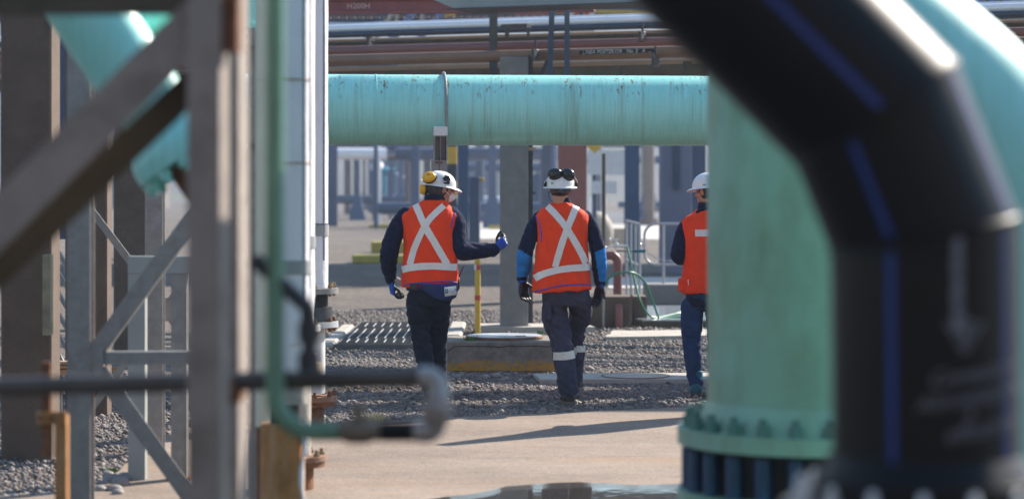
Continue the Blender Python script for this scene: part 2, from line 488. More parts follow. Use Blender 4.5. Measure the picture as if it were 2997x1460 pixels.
road_poly = [(-8, 12.4), (9, 12.4), (9, 21.9), (1.26, 18.54), (-.106, 17.94), (-1.02, 17.5), (-2.4, 17.0), (-2.4, 13.45), (-8, 13.3)]
mb = MB(); mb.flat(jitter_poly(road_poly, .2, .05), -.05, .012)
solo('concrete_road', mb, M['road'], label='worn beige concrete road in front of the gravel', kind='structure', smooth=False, org=(0, 0, 0))

M['absorber_dark'] = mat('bounce_absorber_dark', (.05, .05, .052), .9, var=.2, scale=3, kind='World', bump=.4, bscale=120)
mb = MB(); mb.flat([(-12, -30), (14, -30), (14, 12.38), (-12, 12.38)], -.05, .006)  # dark sheet out of view, added to cut light bounced off the ground
solo('bounce_absorber', mb, M['absorber_dark'], label='unseen dark ground added in front of the road to cut bounced light', kind='structure', smooth=False, org=(0, 0, 0))
def water_material():
    m, t, b = base_nodes('puddle_water')
    b.inputs['Base Color'].default_value = (.05, .045, .04, 1); b.inputs['Roughness'].default_value = .02; b.inputs['IOR'].default_value = 1.33
    b.inputs['Specular IOR Level'].default_value = .7
    bn = t.nodes.new('ShaderNodeBump'); bn.inputs['Strength'].default_value = .04; bn.inputs['Distance'].default_value = .01
    t.links.new(nz(t, 7, 2, .5, kind='World'), bn.inputs['Height']); t.links.new(bn.outputs[0], b.inputs['Normal'])
    return m
M['water'] = water_material()
pts = [(1240, 1470), (1300, 1461), (1380, 1452), (1440, 1440), (1480, 1430), (1560, 1424), (1640, 1420), (1700, 1418), (1770, 1421), (1850, 1425), (1980, 1423), (2100, 1430), (2300, 1450)]
poly = [(gx(a, gd(b)), gd(b)) for a, b in reversed(pts)]
poly += [(-1.1, 12.6), (-.7, 12.0), (.2, 11.4), (1.3, 11.3), (2.0, 12.2)]
def shrink(poly, dy): return [(x, y - dy * min(1, max(0, (y - 12.4) / .9))) for x, y in poly]
mb = MB(); mb.flat(jitter_poly(shrink(poly, .24), .06, .05, 4), .0, .0175)
solo('puddle', mb, M['water'], label='shallow puddle on the beige road at the bottom edge', kind='structure', smooth=False, org=(0, 0, 0))
mb = MB(); cxp = sum(p[0] for p in poly) / len(poly); cyp = sum(p[1] for p in poly) / len(poly)
M['wet'] = mat('water_film', (.09, .08, .07), .06, var=.3, scale=9, kind='World', spec=.8, bump=.05, bscale=25)
mb.flat(jitter_poly(poly, .05, .025, 7), .0, .0145)
solo('damp_patch', mb, M['wet'], label='thin shining water film round the puddle', kind='structure', smooth=False, org=(0, 0, 0))

# pale far pavements and kerbs
M['far_pave'] = mat('far_pale_pavement', (.5, .46, .42), .85, var=.1, scale=.3, kind='World')
M['asphalt'] = mat('far_asphalt', (.11, .11, .115), .85, var=.15, scale=.4, kind='World')
mb = MB(); mb.flat([(-2.0, 76), (60, 70), (60, 100), (-3.2, 106)], -.05, .02)
solo('service_pavement', mb, M['far_pave'], label='pale far pavement between the columns', kind='structure', smooth=False, org=(0, 0, 0))
mb = MB(); mb.flat([(1.6, 39.8), (30, 38.5), (30, 44), (1.8, 44.5)], -.05, .02)
solo('service_walkway', mb, M['far_pave'], label='pale paved strip behind the handrail', kind='structure', smooth=False, org=(0, 0, 0))
mb = MB(); mb.flat([(0, 108), (80, 104), (80, 150), (0, 152)], -.05, .02)
solo('far_road', mb, M['asphalt'], label='dark asphalt road far behind the columns', kind='structure', smooth=False, org=(0, 0, 0))

# ------------------------------------------------------------------ loose stones
EXCL = []
def stone_cloud(n, x0, x1, y0, y1, rmin, rmax, seed, inside, small=False):
    rg = np.random.default_rng(seed)
    t = (1 + 5 ** .5) / 2
    V = np.array([(-1, t, 0), (1, t, 0), (-1, -t, 0), (1, -t, 0), (0, -1, t), (0, 1, t), (0, -1, -t), (0, 1, -t), (t, 0, -1), (t, 0, 1), (-t, 0, -1), (-t, 0, 1)], float)
    V /= np.linalg.norm(V[0])
    F = np.array([(0, 11, 5), (0, 5, 1), (0, 1, 7), (0, 7, 10), (0, 10, 11), (1, 5, 9), (5, 11, 4), (11, 10, 2), (10, 7, 6), (7, 1, 8), (3, 9, 4), (3, 4, 2), (3, 2, 6), (3, 6, 8), (3, 8, 9), (4, 9, 5), (2, 4, 11), (6, 2, 10), (8, 6, 7), (9, 8, 1)])
    if small:
        V = np.array([(1, 0, 0), (-1, 0, 0), (0, 1, 0), (0, -1, 0), (0, 0, 1), (0, 0, -1)], float)
        F = np.array([(0, 2, 4), (2, 1, 4), (1, 3, 4), (3, 0, 4), (2, 0, 5), (1, 2, 5), (3, 1, 5), (0, 3, 5)])
    nv = len(V)
    x = rg.uniform(x0, x1, n); y = rg.uniform(y0, y1, n)
    keep = np.array([inside(a, b) for a, b in zip(x, y)])
    x, y = x[keep], y[keep]; n = len(x)
    r = rmin * (rmax / rmin) ** (rg.random(n) ** 2.2)
    S = np.stack([r * rg.uniform(.8, 1.35, n), r * rg.uniform(.7, 1.15, n), r * rg.uniform(.5, .9, n)], 1)
    a = rg.uniform(0, 6.28, n); tl = rg.uniform(-.5, .5, n)
    jit = rg.uniform(.78, 1.18, (n, nv, 1))
    vv = V[None] * jit * S[:, None, :]
    ct, st = np.cos(tl)[:, None], np.sin(tl)[:, None]
    vy = vv[:, :, 1] * ct - vv[:, :, 2] * st; vz = vv[:, :, 1] * st + vv[:, :, 2] * ct
    ca, sa = np.cos(a)[:, None], np.sin(a)[:, None]
    X = vv[:, :, 0] * ca - vy * sa + x[:, None]; Y = vv[:, :, 0] * sa + vy * ca + y[:, None]
    Z = vz + (S[:, 2] * rg.uniform(.2, .85, n))[:, None]
    co = np.stack([X, Y, Z], 2).reshape(-1, 3)
    fc = (F[None] + (np.arange(n) * nv)[:, None, None]).reshape(-1, 3)
    me = bpy.data.meshes.new('stones')
    me.vertices.add(len(co)); me.vertices.foreach_set('co', co.ravel().astype(np.float32))
    me.loops.add(len(fc) * 3); me.loops.foreach_set('vertex_index', fc.ravel().astype(np.int32))
    me.polygons.add(len(fc)); me.polygons.foreach_set('loop_start', np.arange(0, len(fc) * 3, 3, dtype=np.int32))
    me.update(calc_edges=True)
    return me
def edge_d(x):                                       # far edge of the concrete road
    P_ = [(-2.4, 17.0), (-1.02, 17.5), (-.106, 17.94), (1.26, 18.54), (9, 21.9)]
    for (a, b), (c, d) in zip(P_, P_[1:]):
        if a <= x <= c: return b + (d - b) * (x - a) / (c - a)
    return 17.0
def blocked(x, y):
    for (a, b, c, d) in EXCL:
        if a < x < b and c < y < d: return True
    return False
EXCL += [(-.7, .47, 22.1, 23.1), (.22, 1.75, 20.85, 21.75), (-2.0, -.75, 25.1, 29.6)]
def in_main(x, y):
    return y > edge_d(x) + .02 * noise.noise(Vector((x * 9, y * 9, 2))) - (.12 if rnd.random() < .06 else 0) and not blocked(x, y)
def stones_obj(me, label):
    me.materials.append(M['stones'])
    o = bpy.data.objects.new('gravel_stones', me); COL.objects.link(o)
    tag(o, label, 'gravel', kind='stuff'); ORG[o.name] = Vector()
stones_obj(stone_cloud(150000, -2.2, 2.4, 17.3, 24.5, .005, .013, 1, in_main, True), 'fine grey gravel on the strip where the workers walk')
stones_obj(stone_cloud(9000, -2.2, 2.4, 17.3, 24.5, .009, .03, 5, in_main), 'coarser stones scattered through the gravel strip')
stones_obj(stone_cloud(30000, -2.6, 2.9, 24.5, 33, .009, .03, 2, in_main, True), 'loose gravel further back between column and grating')
left_bed = lambda x, y: x < -2.38 + .1 * noise.noise(Vector((0, y * 2, 0)))
stones_obj(stone_cloud(24000, -4.6, -2.3, 13.3, 22, .008, .018, 3, left_bed, True), 'fine gravel round the columns at left')
stones_obj(stone_cloud(9000, -4.6, -2.3, 13.3, 22, .01, .026, 6, left_bed), 'coarse stones in the gravel bed at left')
stones_obj(stone_cloud(500, -2.3, 2.6, 14.2, 18.4, .003, .009, 7, lambda x, y: y < edge_d(x) and rnd.random() < math.exp(-(edge_d(x) - y) * 1.6) + .05, True), 'grit scattered over the beige road')
for i, (px, py, r) in enumerate([(292, 1432, .04), (330, 1405, .05), (352, 1418, .055), (318, 1388, .035), (345, 1442, .035), (300, 1412, .03), (366, 1400, .05), (336, 1432, .04)]):
    d = gd(py + 8); mb = MB()
    mb.ell((gx(px, d), d, r * .45), (r * rnd.uniform(.9, 1.3), r, r * rnd.uniform(.6, .8)), Matrix.Rotation(rnd.uniform(0, 3), 3, 'Z'), 14, 9)
    o = solo('cobble', mb, M['cobble'] if 'cobble' in M else M.setdefault('cobble', mat('cobble_stone', (.24, .215, .2), .7, var=.2, scale=14, kind='World')), 'rounded cobble in the heap beside the galvanised post at bottom left', 'cobble', 'cobbles heaped at bottom left')
for i, (px, py, r, lab) in enumerate([(1725, 1086, .035, 'tan stone lying on gravel right of the walking leg'), (1337, 1108, .03, 'pale stone lying just left of the slab front'), (1423, 1108, .03, 'dark grey stone lying before the yellow slab base'),
                                 (1452, 1107, .04, 'long pale stone lying before the middle of the slab'), (1552, 1104, .03, 'small pale stone lying before the right half of the slab'), (1360, 1158, .045, 'flat grey stone lying in the pipe shadow')]):
    d = gd(py); mb = MB()
    mb.ell((gx(px, d), d, r * .55), (r * 1.3, r, r * .75), Matrix.Rotation(i, 3, 'Z'), 14, 9)
    solo('stone', mb, M['cobble'], lab, 'stone')

# ------------------------------------------------------------------ slab with lid, flush manhole, pads, grating
def worn_yellow_concrete():
    m, t, b = base_nodes('concrete_with_worn_yellow_band')
    c = ramp(t, nz(t, 9, 6, .68), .3, .72, (.14, .12, .1, 1), (.3, .26, .22, 1))
    tc = t.nodes.new('ShaderNodeTexCoord'); sx = t.nodes.new('ShaderNodeSeparateXYZ'); t.links.new(tc.outputs['Object'], sx.inputs[0])
    band = ramp(t, math_(t, 'ADD', sx.outputs['Z'], math_(t, 'MULTIPLY', nz(t, 9, 6, .75, seed=3), .16)), .15, .19, (1, 1, 1, 1), (0, 0, 0, 1))
    wear = ramp(t, nz(t, 22, 6, .75, stretch=(1, 1, 2.5), seed=6), .4, .52)
    c = mixc(t, math_(t, 'MULTIPLY', band, wear), c, (.5, .25, .02))
    t.links.new(c, b.inputs['Base Color']); b.inputs['Roughness'].default_value = .9
    bn = t.nodes.new('ShaderNodeBump'); bn.inputs['Strength'].default_value = .6; bn.inputs['Distance'].default_value = .012
    t.links.new(nz(t, 26, 5, .7, seed=1), bn.inputs['Height']); t.links.new(bn.outputs[0], b.inputs['Normal'])
    return m
M['lid'] = mat('pale_lid_steel', (.5, .52, .55), .3, var=.12, scale=7)
M['slab'] = worn_yellow_concrete()
r = thing('concrete_chamber', 'low concrete chamber with worn yellow band and round lid', 'chamber', (-.1, 22.6, 0))
mb = MB(); mb.bb(-.66, .46, 22.2, 23.05, 0, .285, bev=.012); part('chamber_wall', mb, M['slab'], r, angle=25)
mb = MB()
pl = [(-.6 + i * .07, 22.2 - .001, .285 - .045 + .02 * noise.noise(Vector((i * .8, 2, 1))) - (.05 if i == 0 else 0)) for i in range(15)]
mb.tube(pl, .004, 6); part('crack', mb, M['ink_black'], r)
mb = MB(); mb.cyl((-.07, 22.6, .288), (-.07, 22.6, .318), .355, 48); lid = part('lid', mb, M['lid'], r, 'round pale steel lid')
mb = MB(); mb.tube([(-.07 + .356 * math.cos(a), 22.6 + .356 * math.sin(a), .303) for a in [i * math.pi / 24 for i in range(49)]], .011, 8, caps=False); part('lid_edge', mb, M['rust'], lid)
mb = MB(); mb.box((.08, 22.45, .32), (.1, .03, .006)); part('lifting_slot', mb, M['steel_dark'], lid)

r = thing('manhole', 'flush round manhole cover in a pale concrete collar among gravel', 'manhole', (.98, 21.3, 0))
mb = MB(); mb.flat(jitter_poly([(.24, 20.92), (1.85, 21.0), (1.85, 21.72), (.2, 21.6)], .1, .03), -.05, .035); part('collar', mb, M['concrete_pale'], r, smooth=False)
mb = MB(); mb.cyl((1.1, 21.3, .0), (1.1, 21.3, .042), .29, 40); part('cover', mb, M['concrete_pale'], r)
mb = MB(); mb.tube([(1.1 + .3 * math.cos(a), 21.3 + .3 * math.sin(a), .037) for a in [i * math.pi / 20 for i in range(41)]], .007, 6, caps=False); part('cover_rim', mb, M['rust'], r)

mb = MB(); mb.flat(jitter_poly([(gx(1770, 27), 26.6), (gx(2120, 27), 26.8), (gx(2120, 27), 28), (gx(1800, 27), 27.7)], .2, .06), -.03, .05)
solo('concrete_strip', mb, M['concrete_pale'], 'flat pale concrete strip behind the gravel at right', 'concrete strip', smooth=False)
r = thing('grating', 'galvanised steel grating lying on gravel left of the worker with pouch', 'grating', (-1.35, 27.3, 0))
x0, x1, y0, y1 = gx(985, 25.3), gx(1262, 25.3), 25.25, 29.4
fr = MB()
for a in (y0, y1): fr.bb(x0 - .02, x1 + .02, a - .012, a + .012, .0, .055)
for a in (x0, x1): fr.bb(a - .012, a + .012, y0 + .012, y1 - .012, .0, .055)
part('frame', fr, M['grate'], r)
k = 0; y = y0 + .06
bm_ = MB(); bm_.bb(x0 + .013, x1 - .013, -.003, .003, 0, .04); bme = bm_.mesh('bearing_bar'); setm(bme, M['grate'])
while y < y1 - .03:
    share('bearing_bar', bme, r, (0, y, .015)); y += .06; k += 1
for ya, yb_, sh in ((y0 + .25, y0 + .8, .03), (y0 + .95, y0 + 2.6, 0), (y0 + 3.1, y1 - .4, .05)):  # broken bright cross bars, the glints of light are built into them
    cm = MB(); cm.bb(-.005, .005, ya, yb_, 0, .009); cme = cm.mesh('glint_bar'); setm(cme, M['galv_bright'])
    x = x0 + .06 + sh
    while x < x1 - .02:
        share('glint_bar', cme, r, (x, 0, .0555)); x += .1
mb = MB(); mb.flat([(x0 + .01, y0 + .05), (x1 - .01, y0 + .05), (x1 - .01, y1 - .05), (x0 + .01, y1 - .05)], -.02, .012)
part('pit_floor', mb, M['concrete_col'], r, smooth=False)
mb = MB(); mb.bb(gx(950, 26), x0 - .03, 25.2, 28.6, 0, .07, bev=.02); solo('kerb_block', mb, M['concrete_pale'], 'pale concrete kerb along the left end of the grating', 'kerb')
mb = MB(); mb.bb(gx(1302, 26.5), gx(1350, 26.5), 26.2, 29.2, 0, .07, bev=.02); solo('kerb_block', mb, M['concrete_pale'], 'pale concrete kerb right of the grating beside the yellow marker post', 'kerb')

# weeds and dry grass
def tuft(name, px, py, n, h, m, label, z=0.0, spread=.06, d=None):
    d = d or gd(py); mb = MB(); c = Vector((gx(px, d), d, z))
    for i in range(n):
        a = rnd.uniform(0, 6.28); s = rnd.uniform(.2, 1) * spread; hh = h * rnd.uniform(.5, 1)
        b0 = c + Vector((math.cos(a) * s, math.sin(a) * s, 0)); tip = b0 + Vector((math.cos(a) * hh * rnd.uniform(.2, .9), math.sin(a) * hh * .5, hh))
        w = Vector((-math.sin(a), math.cos(a), 0)) * .004
        mid = (b0 + tip) / 2 + Vector((0, 0, hh * .15))
        mb.add([b0 - w, b0 + w, mid + w, mid - w, tip], [(0, 1, 2, 3), (3, 2, 4)])
    solo(name, mb, m, label, name.replace('_', ' '))
tuft('dry_grass', 1095, 1236, 60, .09, M['dry_grass'], 'dry straw tuft on gravel edge above the blurred valve', spread=.12)
tuft('weed', 1378, 1000, 50, .05, M['weed'], 'small green weed at the left edge of the round lid', z=.285, spread=.07, d=22.32)
tuft('weed', 1585, 972, 40, .07, M['weed'], 'green weed at the foot of the concrete rack column', spread=.1, d=27.6)
tuft('weed', 330, 1385, 24, .05, M['weed'], 'tiny green weed among the cobbles at bottom left', spread=.03)

# ------------------------------------------------------------------ the long teal pipe and its support
TY = R(6)
def teal_at(px):                                     # point of the axis under photo column px
    X0, d0 = gx(1350, 21.9), 21.9; k = math.tan(TY); s = (px - CX) / FPX
    X = (s * (d0 - k * X0)) / (1 - s * k)
    return X, d0 + k * (X - X0)
TZ, TR = 2.42, .322
def teal_pt(px, dz=0): X, d = teal_at(px); return Vector((X, d, TZ + dz))
r = thing('teal_pipe', 'long horizontal teal pipe with rust streaks above the workers', 'pipe', teal_pt(1350))
mb = MB(); mb.cyl(teal_pt(560), teal_pt(3600), TR, 72)
o = part('pipe_shell', mb, M['teal_rusty'], r)
for px in (1099,):
    mb = MB(); a, d = teal_at(px); c = teal_pt(px); ax = Vector((math.cos(TY), math.sin(TY), 0))
    mb.tube([c + (Vector((0, 0, 1)) * math.cos(t) + ax.cross(Vector((0, 0, 1))) * math.sin(t)) * (TR + .001) for t in [i * math.pi / 30 for i in range(61)]], .006, 6, caps=False)
    part('weld_seam', mb, M['teal'], r)
X, d = teal_at(1298)
r = thing('pipe_support', 'grey steel post with U-bolt holding the teal pipe', 'support post', (X, d, 0))
ax = Vector((math.cos(TY), math.sin(TY), 0)); nx = Vector((-math.sin(TY), math.cos(TY), 0))
c = teal_pt(1298)
ub = [c + Vector((0, 0, -TR + .02)) - nx * (TR + .018) + Vector((0, 0, 0))]
ub = [c - nx * (TR + .018) + Vector((0, 0, -.16))] + [c - nx * (TR + .018) * math.cos(t) + Vector((0, 0, 1)) * (TR + .018) * math.sin(t) for t in [i * math.pi / 24 for i in range(25)]] + [c + nx * (TR + .018) + Vector((0, 0, -.16))]
mb = MB(); mb.tube(ub, .0135, 10); part('u_bolt', mb, M['galv'], r)
zt = TZ - TR
mb = MB(); mb.box((c.x - .02, c.y - .3, TZ - .2), (.125, .1, .09), rz=TY, bev=.006); part('clamp_plate', mb, M['galv_bright'], r)
mb = MB(); mb.box((c.x - .02, c.y + .3, TZ - .2), (.125, .1, .09), rz=TY, bev=.006); part('clamp_plate', mb, M['galv_bright'], r)
mb = MB(); z1 = TZ - .25; z0 = gz(470, d)
mb.box((c.x - .02, c.y - .3, (z0 + z1) / 2), (.006, .09, z1 - z0), rz=TY)
for dx in (-.055, .055): mb.box((c.x - .02 + dx, c.y - .3, (z0 + z1) / 2), (.01, .1, z1 - z0), rz=TY)
mb.box((c.x - .02, c.y - .255, (z0 + z1) / 2), (.105, .005, z1 - z0), rz=TY)
part('upper_bracket', mb, M['galv'], r)
mb = MB(); mb.box((c.x - .03, c.y - .3, z0 / 2 - .08), (.135, .1, z0 + .16), rz=TY, bev=.004); mb.box((c.x - .03, c.y, z0 - .2), (.1, .58, .1), rz=TY); part('post', mb, M['galv'], r)
mb = MB(); mb.box((c.x - .03, c.y - .352, z0 / 2), (.006, .004, z0), rz=TY); part('post_seam', mb, M['steel_dark'], r)
mb = MB()
for dx in (-.022, .022): mb.cyl((c.x - .03 + dx, c.y - .36, z0 - .02), (c.x - .03 + dx, c.y - .345, z0 - .02), .012, 8)
part('bolt_pair', mb, M['rust'], r)

# ------------------------------------------------------------------ yellow marker post
d = gd(983); x = gx(1398, d)
r = thing('marker_post', 'yellow marker post with red and white bands beside the grey column', 'marker post', (x, d, 0))
mb = MB(); mb.cyl((x, d, -.05), (x, d, .86), .033, 20); part('pole', mb, M['yellow'], r)
mb = MB(); mb.cyl((x, d, .86), (x, d, .885), .037, 20, .03); part('cap', mb, M['yellow'], r)
for z, m_, nm in ((.79, 'red', 'red_band'), (.44, 'red', 'red_band')):
    mb = MB(); mb.cyl((x, d, z - .028), (x, d, z + .028), .0345, 20); part(nm, mb, M[m_], r)
mb = MB(); mb.box((x - .024, d - .024, .79), (.022, .022, .058), rz=R(45)); part('white_band', mb, M['white'], r)

# ------------------------------------------------------------------ pipe rack behind the teal pipe
RA = R(25)
U = Vector((math.cos(RA), -math.sin(RA), 0))
def rack_pipe(py, d, rad, m, label, name='rack_pipe', s0=-7, s1=15, cat='pipe', n=20):
    a = P(965, py, d); mb = MB(); mb.cyl(a + U * s0, a + U * s1, rad, n)
    return solo(name, mb, m, label, cat)
M['navy_pipe'] = mat('dark_blue_pipe', (.035, .05, .08), .45, var=.2, scale=4, col2=(.02, .16, .25), s2=6, th=(.68, .72))
rack_pipe(86, 30.6, .052, mat('sunlit_galvanised_pipe', (.85, .86, .88), .3, .1, var=.05, scale=3), 'shiny galvanised pipe, uppermost long pipe of the rack')  # galvanised pipe, its sunlit white is put into the colour
rack_pipe(76, 31.2, .03, M['galv_bright'], 'slim bright pipe just above the shiny galvanised pipe', s0=-4.5)
rack_pipe(103, 30.5, .042, M['navy_pipe'], 'dark blue rack pipe under the shiny galvanised one')
rack_pipe(120, 30.8, .017, M['tan'], 'thin tan pipe under the dark blue rack pipe')
rack_pipe(132, 30.9, .04, M['steel_brown'], 'dull brown pipe behind the mauve rack pipe')
rack_pipe(150, 30.1, .058, M['mauve_pipe'], 'mauve red rack pipe above the labelled brown pipe')
bp = rack_pipe(177, 29.5, .068, M['brown_pipe'], 'brown rack pipe carrying a black label strip')
rack_pipe(203, 30.6, .033, M['tan'], 'tan pipe lowest in the rack just over the teal pipe')
rack_pipe(195, 31.4, .03, M['navy_pipe'], 'slim blue pipe behind the lowest tan rack pipe')
a = P(965, 226, 32); mb = MB(); mb.box(a + U * 4, (26, .12, .22), rz=-RA); solo('rack_beam', mb, M['steel_brown'], 'brown beam behind the lowest rack pipes', 'beam')
# text
def text_mesh(s, size, ext=.0, shear=0.0):
    cu = bpy.data.curves.new('t', 'FONT'); cu.body = s; cu.size = size; cu.extrude = ext; cu.align_x = 'CENTER'; cu.align_y = 'CENTER'; cu.resolution_u = 2; cu.shear = shear
    ob = bpy.data.objects.new('t', cu); COL.objects.link(ob)
    dg = bpy.context.evaluated_depsgraph_get(); dg.update()
    me = bpy.data.meshes.new_from_object(ob.evaluated_get(dg))
    bpy.data.objects.remove(ob); bpy.data.curves.remove(cu)
    me.name = 'text'
    return me
def text_mb(s, size, fn, shear=0.0, ext=.0008):
    me = text_mesh(s, size, ext, shear); mb = MB()
    mb.add([fn(v.co.x, v.co.y, v.co.z) for v in me.vertices], [tuple(p.vertices) for p in me.polygons])
    bpy.data.meshes.remove(me)
    return mb
# label strip on the brown pipe
r = thing('pipe_label', 'black label strip with white letters on the brown rack pipe', 'label', P(1812, 153, 28.0))
ax0 = P(965, 177, 29.5)
def on_pipe(s, ang, rad=.0695): return ax0 + U * s + (Vector((-U.y, U.x, 0)) * -math.cos(ang) + Vector((0, 0, 1)) * math.sin(ang)) * rad
def s_at(px): k = (px - CX) / FPX; return (k * ax0.y - ax0.x) / (U.x - k * U.y)
s0, s1 = s_at(1702), s_at(1922)
mb = MB(); rs = [[on_pipe(s, R(g)) for g in (-8, 0, 8, 16, 24, 32)] for s in (s0, s1)]
mb.rings(rs, caps=False, closed=False); part('strip', mb, M['ink_black'], r)
mb = text_mb('LINEA POSTERIOR   No. 2   A  ...', .062, lambda x, y, z: on_pipe((s0 + s1) / 2 + x, R(12) + y / .07, .071 + z)); part('lettering', mb, M['ink_white'], r)
# clamps on rack pipes
for px, py, dd in ((1085, 122, 30.4), (1567, 160, 28.2), (1918, 180, 27.5), (1880, 108, 28.3)):
    c = P(px, py, dd); mb = MB(); mb.box(c, (.035, .16, .12), rz=-RA, bev=.004); mb.cyl(c + Vector((.03, -.09, -.01)), c + Vector((.03, -.05, -.01)), .018, 8); mb.cyl(c + Vector((0, -.03, .05)), c + Vector((0, -.03, .17)), .014, 8)
    solo('pipe_clamp', mb, M['steel_dark'], 'small dark clamp on rack pipes ' + {1085: 'far left near the white pipes', 1567: 'over the concrete column', 1918: 'below the right end of the label strip', 1880: 'at the right beside the black pipe'}[px], 'clamp')
# maroon beam with serrated grating under it
r = thing('maroon_beam', 'maroon steel beam with pale lettering at the top', 'beam', P(1100, 20, 31.2))
a = P(965, 20, 31.5); u2 = Vector((math.cos(R(7)), -math.sin(R(7)), 0))
mb = MB(); c = a + u2 * -.5
mb.box(c, (8, .1, .13), rz=-R(7)); mb.box(c + Vector((0, 0, -.085)), (8, .24, .03), rz=-R(7)); mb.box(c + Vector((0, 0, .08)), (8, .24, .02), rz=-R(7)); part('web_and_flanges', mb, M['maroon_beam'], r)
mb = MB()
for i in range(70): mb.box(a + u2 * (-4 + i * .11) + Vector((0, .3, -.13)), (.07, .02, .025), rz=-R(7))
part('grating_teeth', mb, M['panel_grey'], r)['kind'] = 'stuff'
tc_ = P(1050, 20, 31.3)
mb = text_mb('H200H', .105, lambda x, y, z: tc_ + u2 * x + Vector((0, -.055 + z, y))); part('lettering', mb, M['ink_brown'], r)
# grey panel beam with chamfered end
r = thing('grey_tray_beam', 'pale grey tray beam with slanted end across the top', 'beam', P(1600, 10, 27.3))
a = P(1262, -4, 27.8)
def sp(s, z, o): return a + U * s + Vector((-U.y, U.x, 0)) * o + Vector((0, 0, z))
s_b = .36
mb = MB(); poly = [(0, .0), (s_b, -.145), (14, -.145), (14, .35), (-.4, .35)]
n = len(poly); mb.add([sp(s, z, -.06) for s, z in poly] + [sp(s, z, .06) for s, z in poly], [tuple(range(n)), tuple(reversed(range(n, 2 * n)))] + [(i, i + n, (i + 1) % n + n, (i + 1) % n) for i in range(n)])
part('side_panel', mb, M['panel_grey'], r, smooth=False)
mb = MB(); mb.add([sp(s_b, -.146, -.3), sp(14, -.146, -.3), sp(14, -.146, .4), sp(s_b, -.146, .4), sp(s_b, -.16, -.3), sp(14, -.16, -.3), sp(14, -.16, .4), sp(s_b, -.16, .4)], [(0, 1, 2, 3), (7, 6, 5, 4), (0, 4, 5, 1), (1, 5, 6, 2), (2, 6, 7, 3), (3, 7, 4, 0)])
part('bottom_flange', mb, M['steel_dark'], r, smooth=False)
mb = MB(); mb.box(sp(2.25, -.035, -.063), (.1, .004, .03), rz=-RA); part('nameplate', mb, M['far_white'], r)
mb = MB(); mb.cyl(sp(.55, -.03, -.07), sp(.55, -.03, -.05), .012, 8); part('bolt', mb, M['weed'], r)
# posts hanging from the tray beam
def post(x0p, x1p, y0p, y1p, d, m, label, slant=0.0, name='rack_post'):
    mb = MB(); zt_, zb_ = gz(y0p, d), gz(y1p, d); xa, xb = gx(x0p, d), gx(x1p, d); w = abs(xb - xa)
    cx_ = (xa + xb) / 2
    for o_ in (-.5, .5):
        vs = []
        for z, sh in ((zb_, 0), (zt_, slant)):
            for yy in (d + o_ * w - .006, d + o_ * w + .006):
                vs += [(cx_ - w / 2 + sh, yy, z), (cx_ + w / 2 + sh, yy, z)]
        mb.add(vs, [(0, 1, 3, 2), (4, 6, 7, 5), (0, 4, 5, 1), (2, 3, 7, 6), (0, 2, 6, 4), (1, 5, 7, 3)])
    mb.add([(cx_ - .005, d - w / 2 + .006, zb_), (cx_ + .005, d - w / 2 + .006, zb_), (cx_ + .005, d + w / 2 - .006, zb_), (cx_ - .005, d + w / 2 - .006, zb_), (cx_ - .005 + slant, d - w / 2 + .006, zt_), (cx_ + .005 + slant, d - w / 2 + .006, zt_), (cx_ + .005 + slant, d + w / 2 - .006, zt_), (cx_ - .005 + slant, d + w / 2 - .006, zt_)], [(0, 1, 2, 3), (4, 7, 6, 5), (0, 4, 5, 1), (1, 5, 6, 2), (2, 6, 7, 3), (3, 7, 4, 0)])
    return solo(name, mb, m, label, 'post', smooth=False)
post(1432, 1456, 28, 240, 28.6, M['steel_dark'], 'dark upright rack post above the left edge of the concrete column')
post(1600, 1616, 26, 240, 28.0, M['steel_blue'], 'slanted dark rack post, left of the slanted pair', .03)
post(1652, 1667, 26, 240, 27.9, M['steel_blue'], 'slanted dark rack post, right of the slanted pair')
post(2000, 2024, 180, 250, 27.6, M['steel_brown'], 'short brown rack post beside the black pipe')
mb = MB(); c = P(1590, 205, 28.4); mb.box(c, (.05, .05, .35), mat=Matrix.Rotation(R(28), 3, 'Y')); solo('rack_brace', mb, M['steel_dark'], 'short slanted brace right of the concrete column head', 'brace')
mb = MB(); c = P(1510, 78, 28.5); mb.box(c, (.34, .12, .05), rz=-RA); mb.box(P(1484, 95, 28.5), (.05, .05, .12)); mb.box(P(1546, 95, 28.45), (.035, .05, .13)); solo('rack_bracket', mb, M['steel_dark'], 'dark horizontal bracket under the shiny pipe beside the rack post', 'bracket')

# concrete column of the rack on its pale footing
r = thing('rack_column', 'square grey concrete column carrying the pipe rack', 'column', (gx(1507, 28.3), 28.3, 0))
x0, x1 = gx(1463, 28.2), gx(1546, 28.2)
mb = MB(); mb.bb(x0, x1, 28.15, 28.5, -.1, gz(168, 28.2), bev=.012); part('shaft', mb, M['concrete_grey'], r, angle=25)
mb = MB(); mb.bb(x1 + .002, x1 + .055, 28.28, 28.38, .1, gz(160, 28.2)); part('conduit_channel', mb, M['steel_dark'], r)
mb = MB(); mb.box((x1 + .03, 28.24, gz(436, 28.2)), (.13, .06, .04)); part('top_bracket', mb, M['tan'], r)
mb = MB(); mb.cyl((x1 + .055, 28.3, gz(565, 28.2)), (x1 + .085, 28.3, gz(565, 28.2)), .015, 8); part('conduit_knob', mb, M['steel_dark'], r)
mb = MB()
for (a_, b_) in ((1400, 1462), (1574, 1738)):
    pass
mb.flat(jitter_poly([(gx(1392, 28.1), 27.95), (gx(1740, 28.1), 28.0), (gx(1715, 28.1), 28.75), (gx(1400, 28.1), 28.75)], .15, .04), -.02, .075); part('footing', mb, M['concrete_pale'], r, smooth=False)

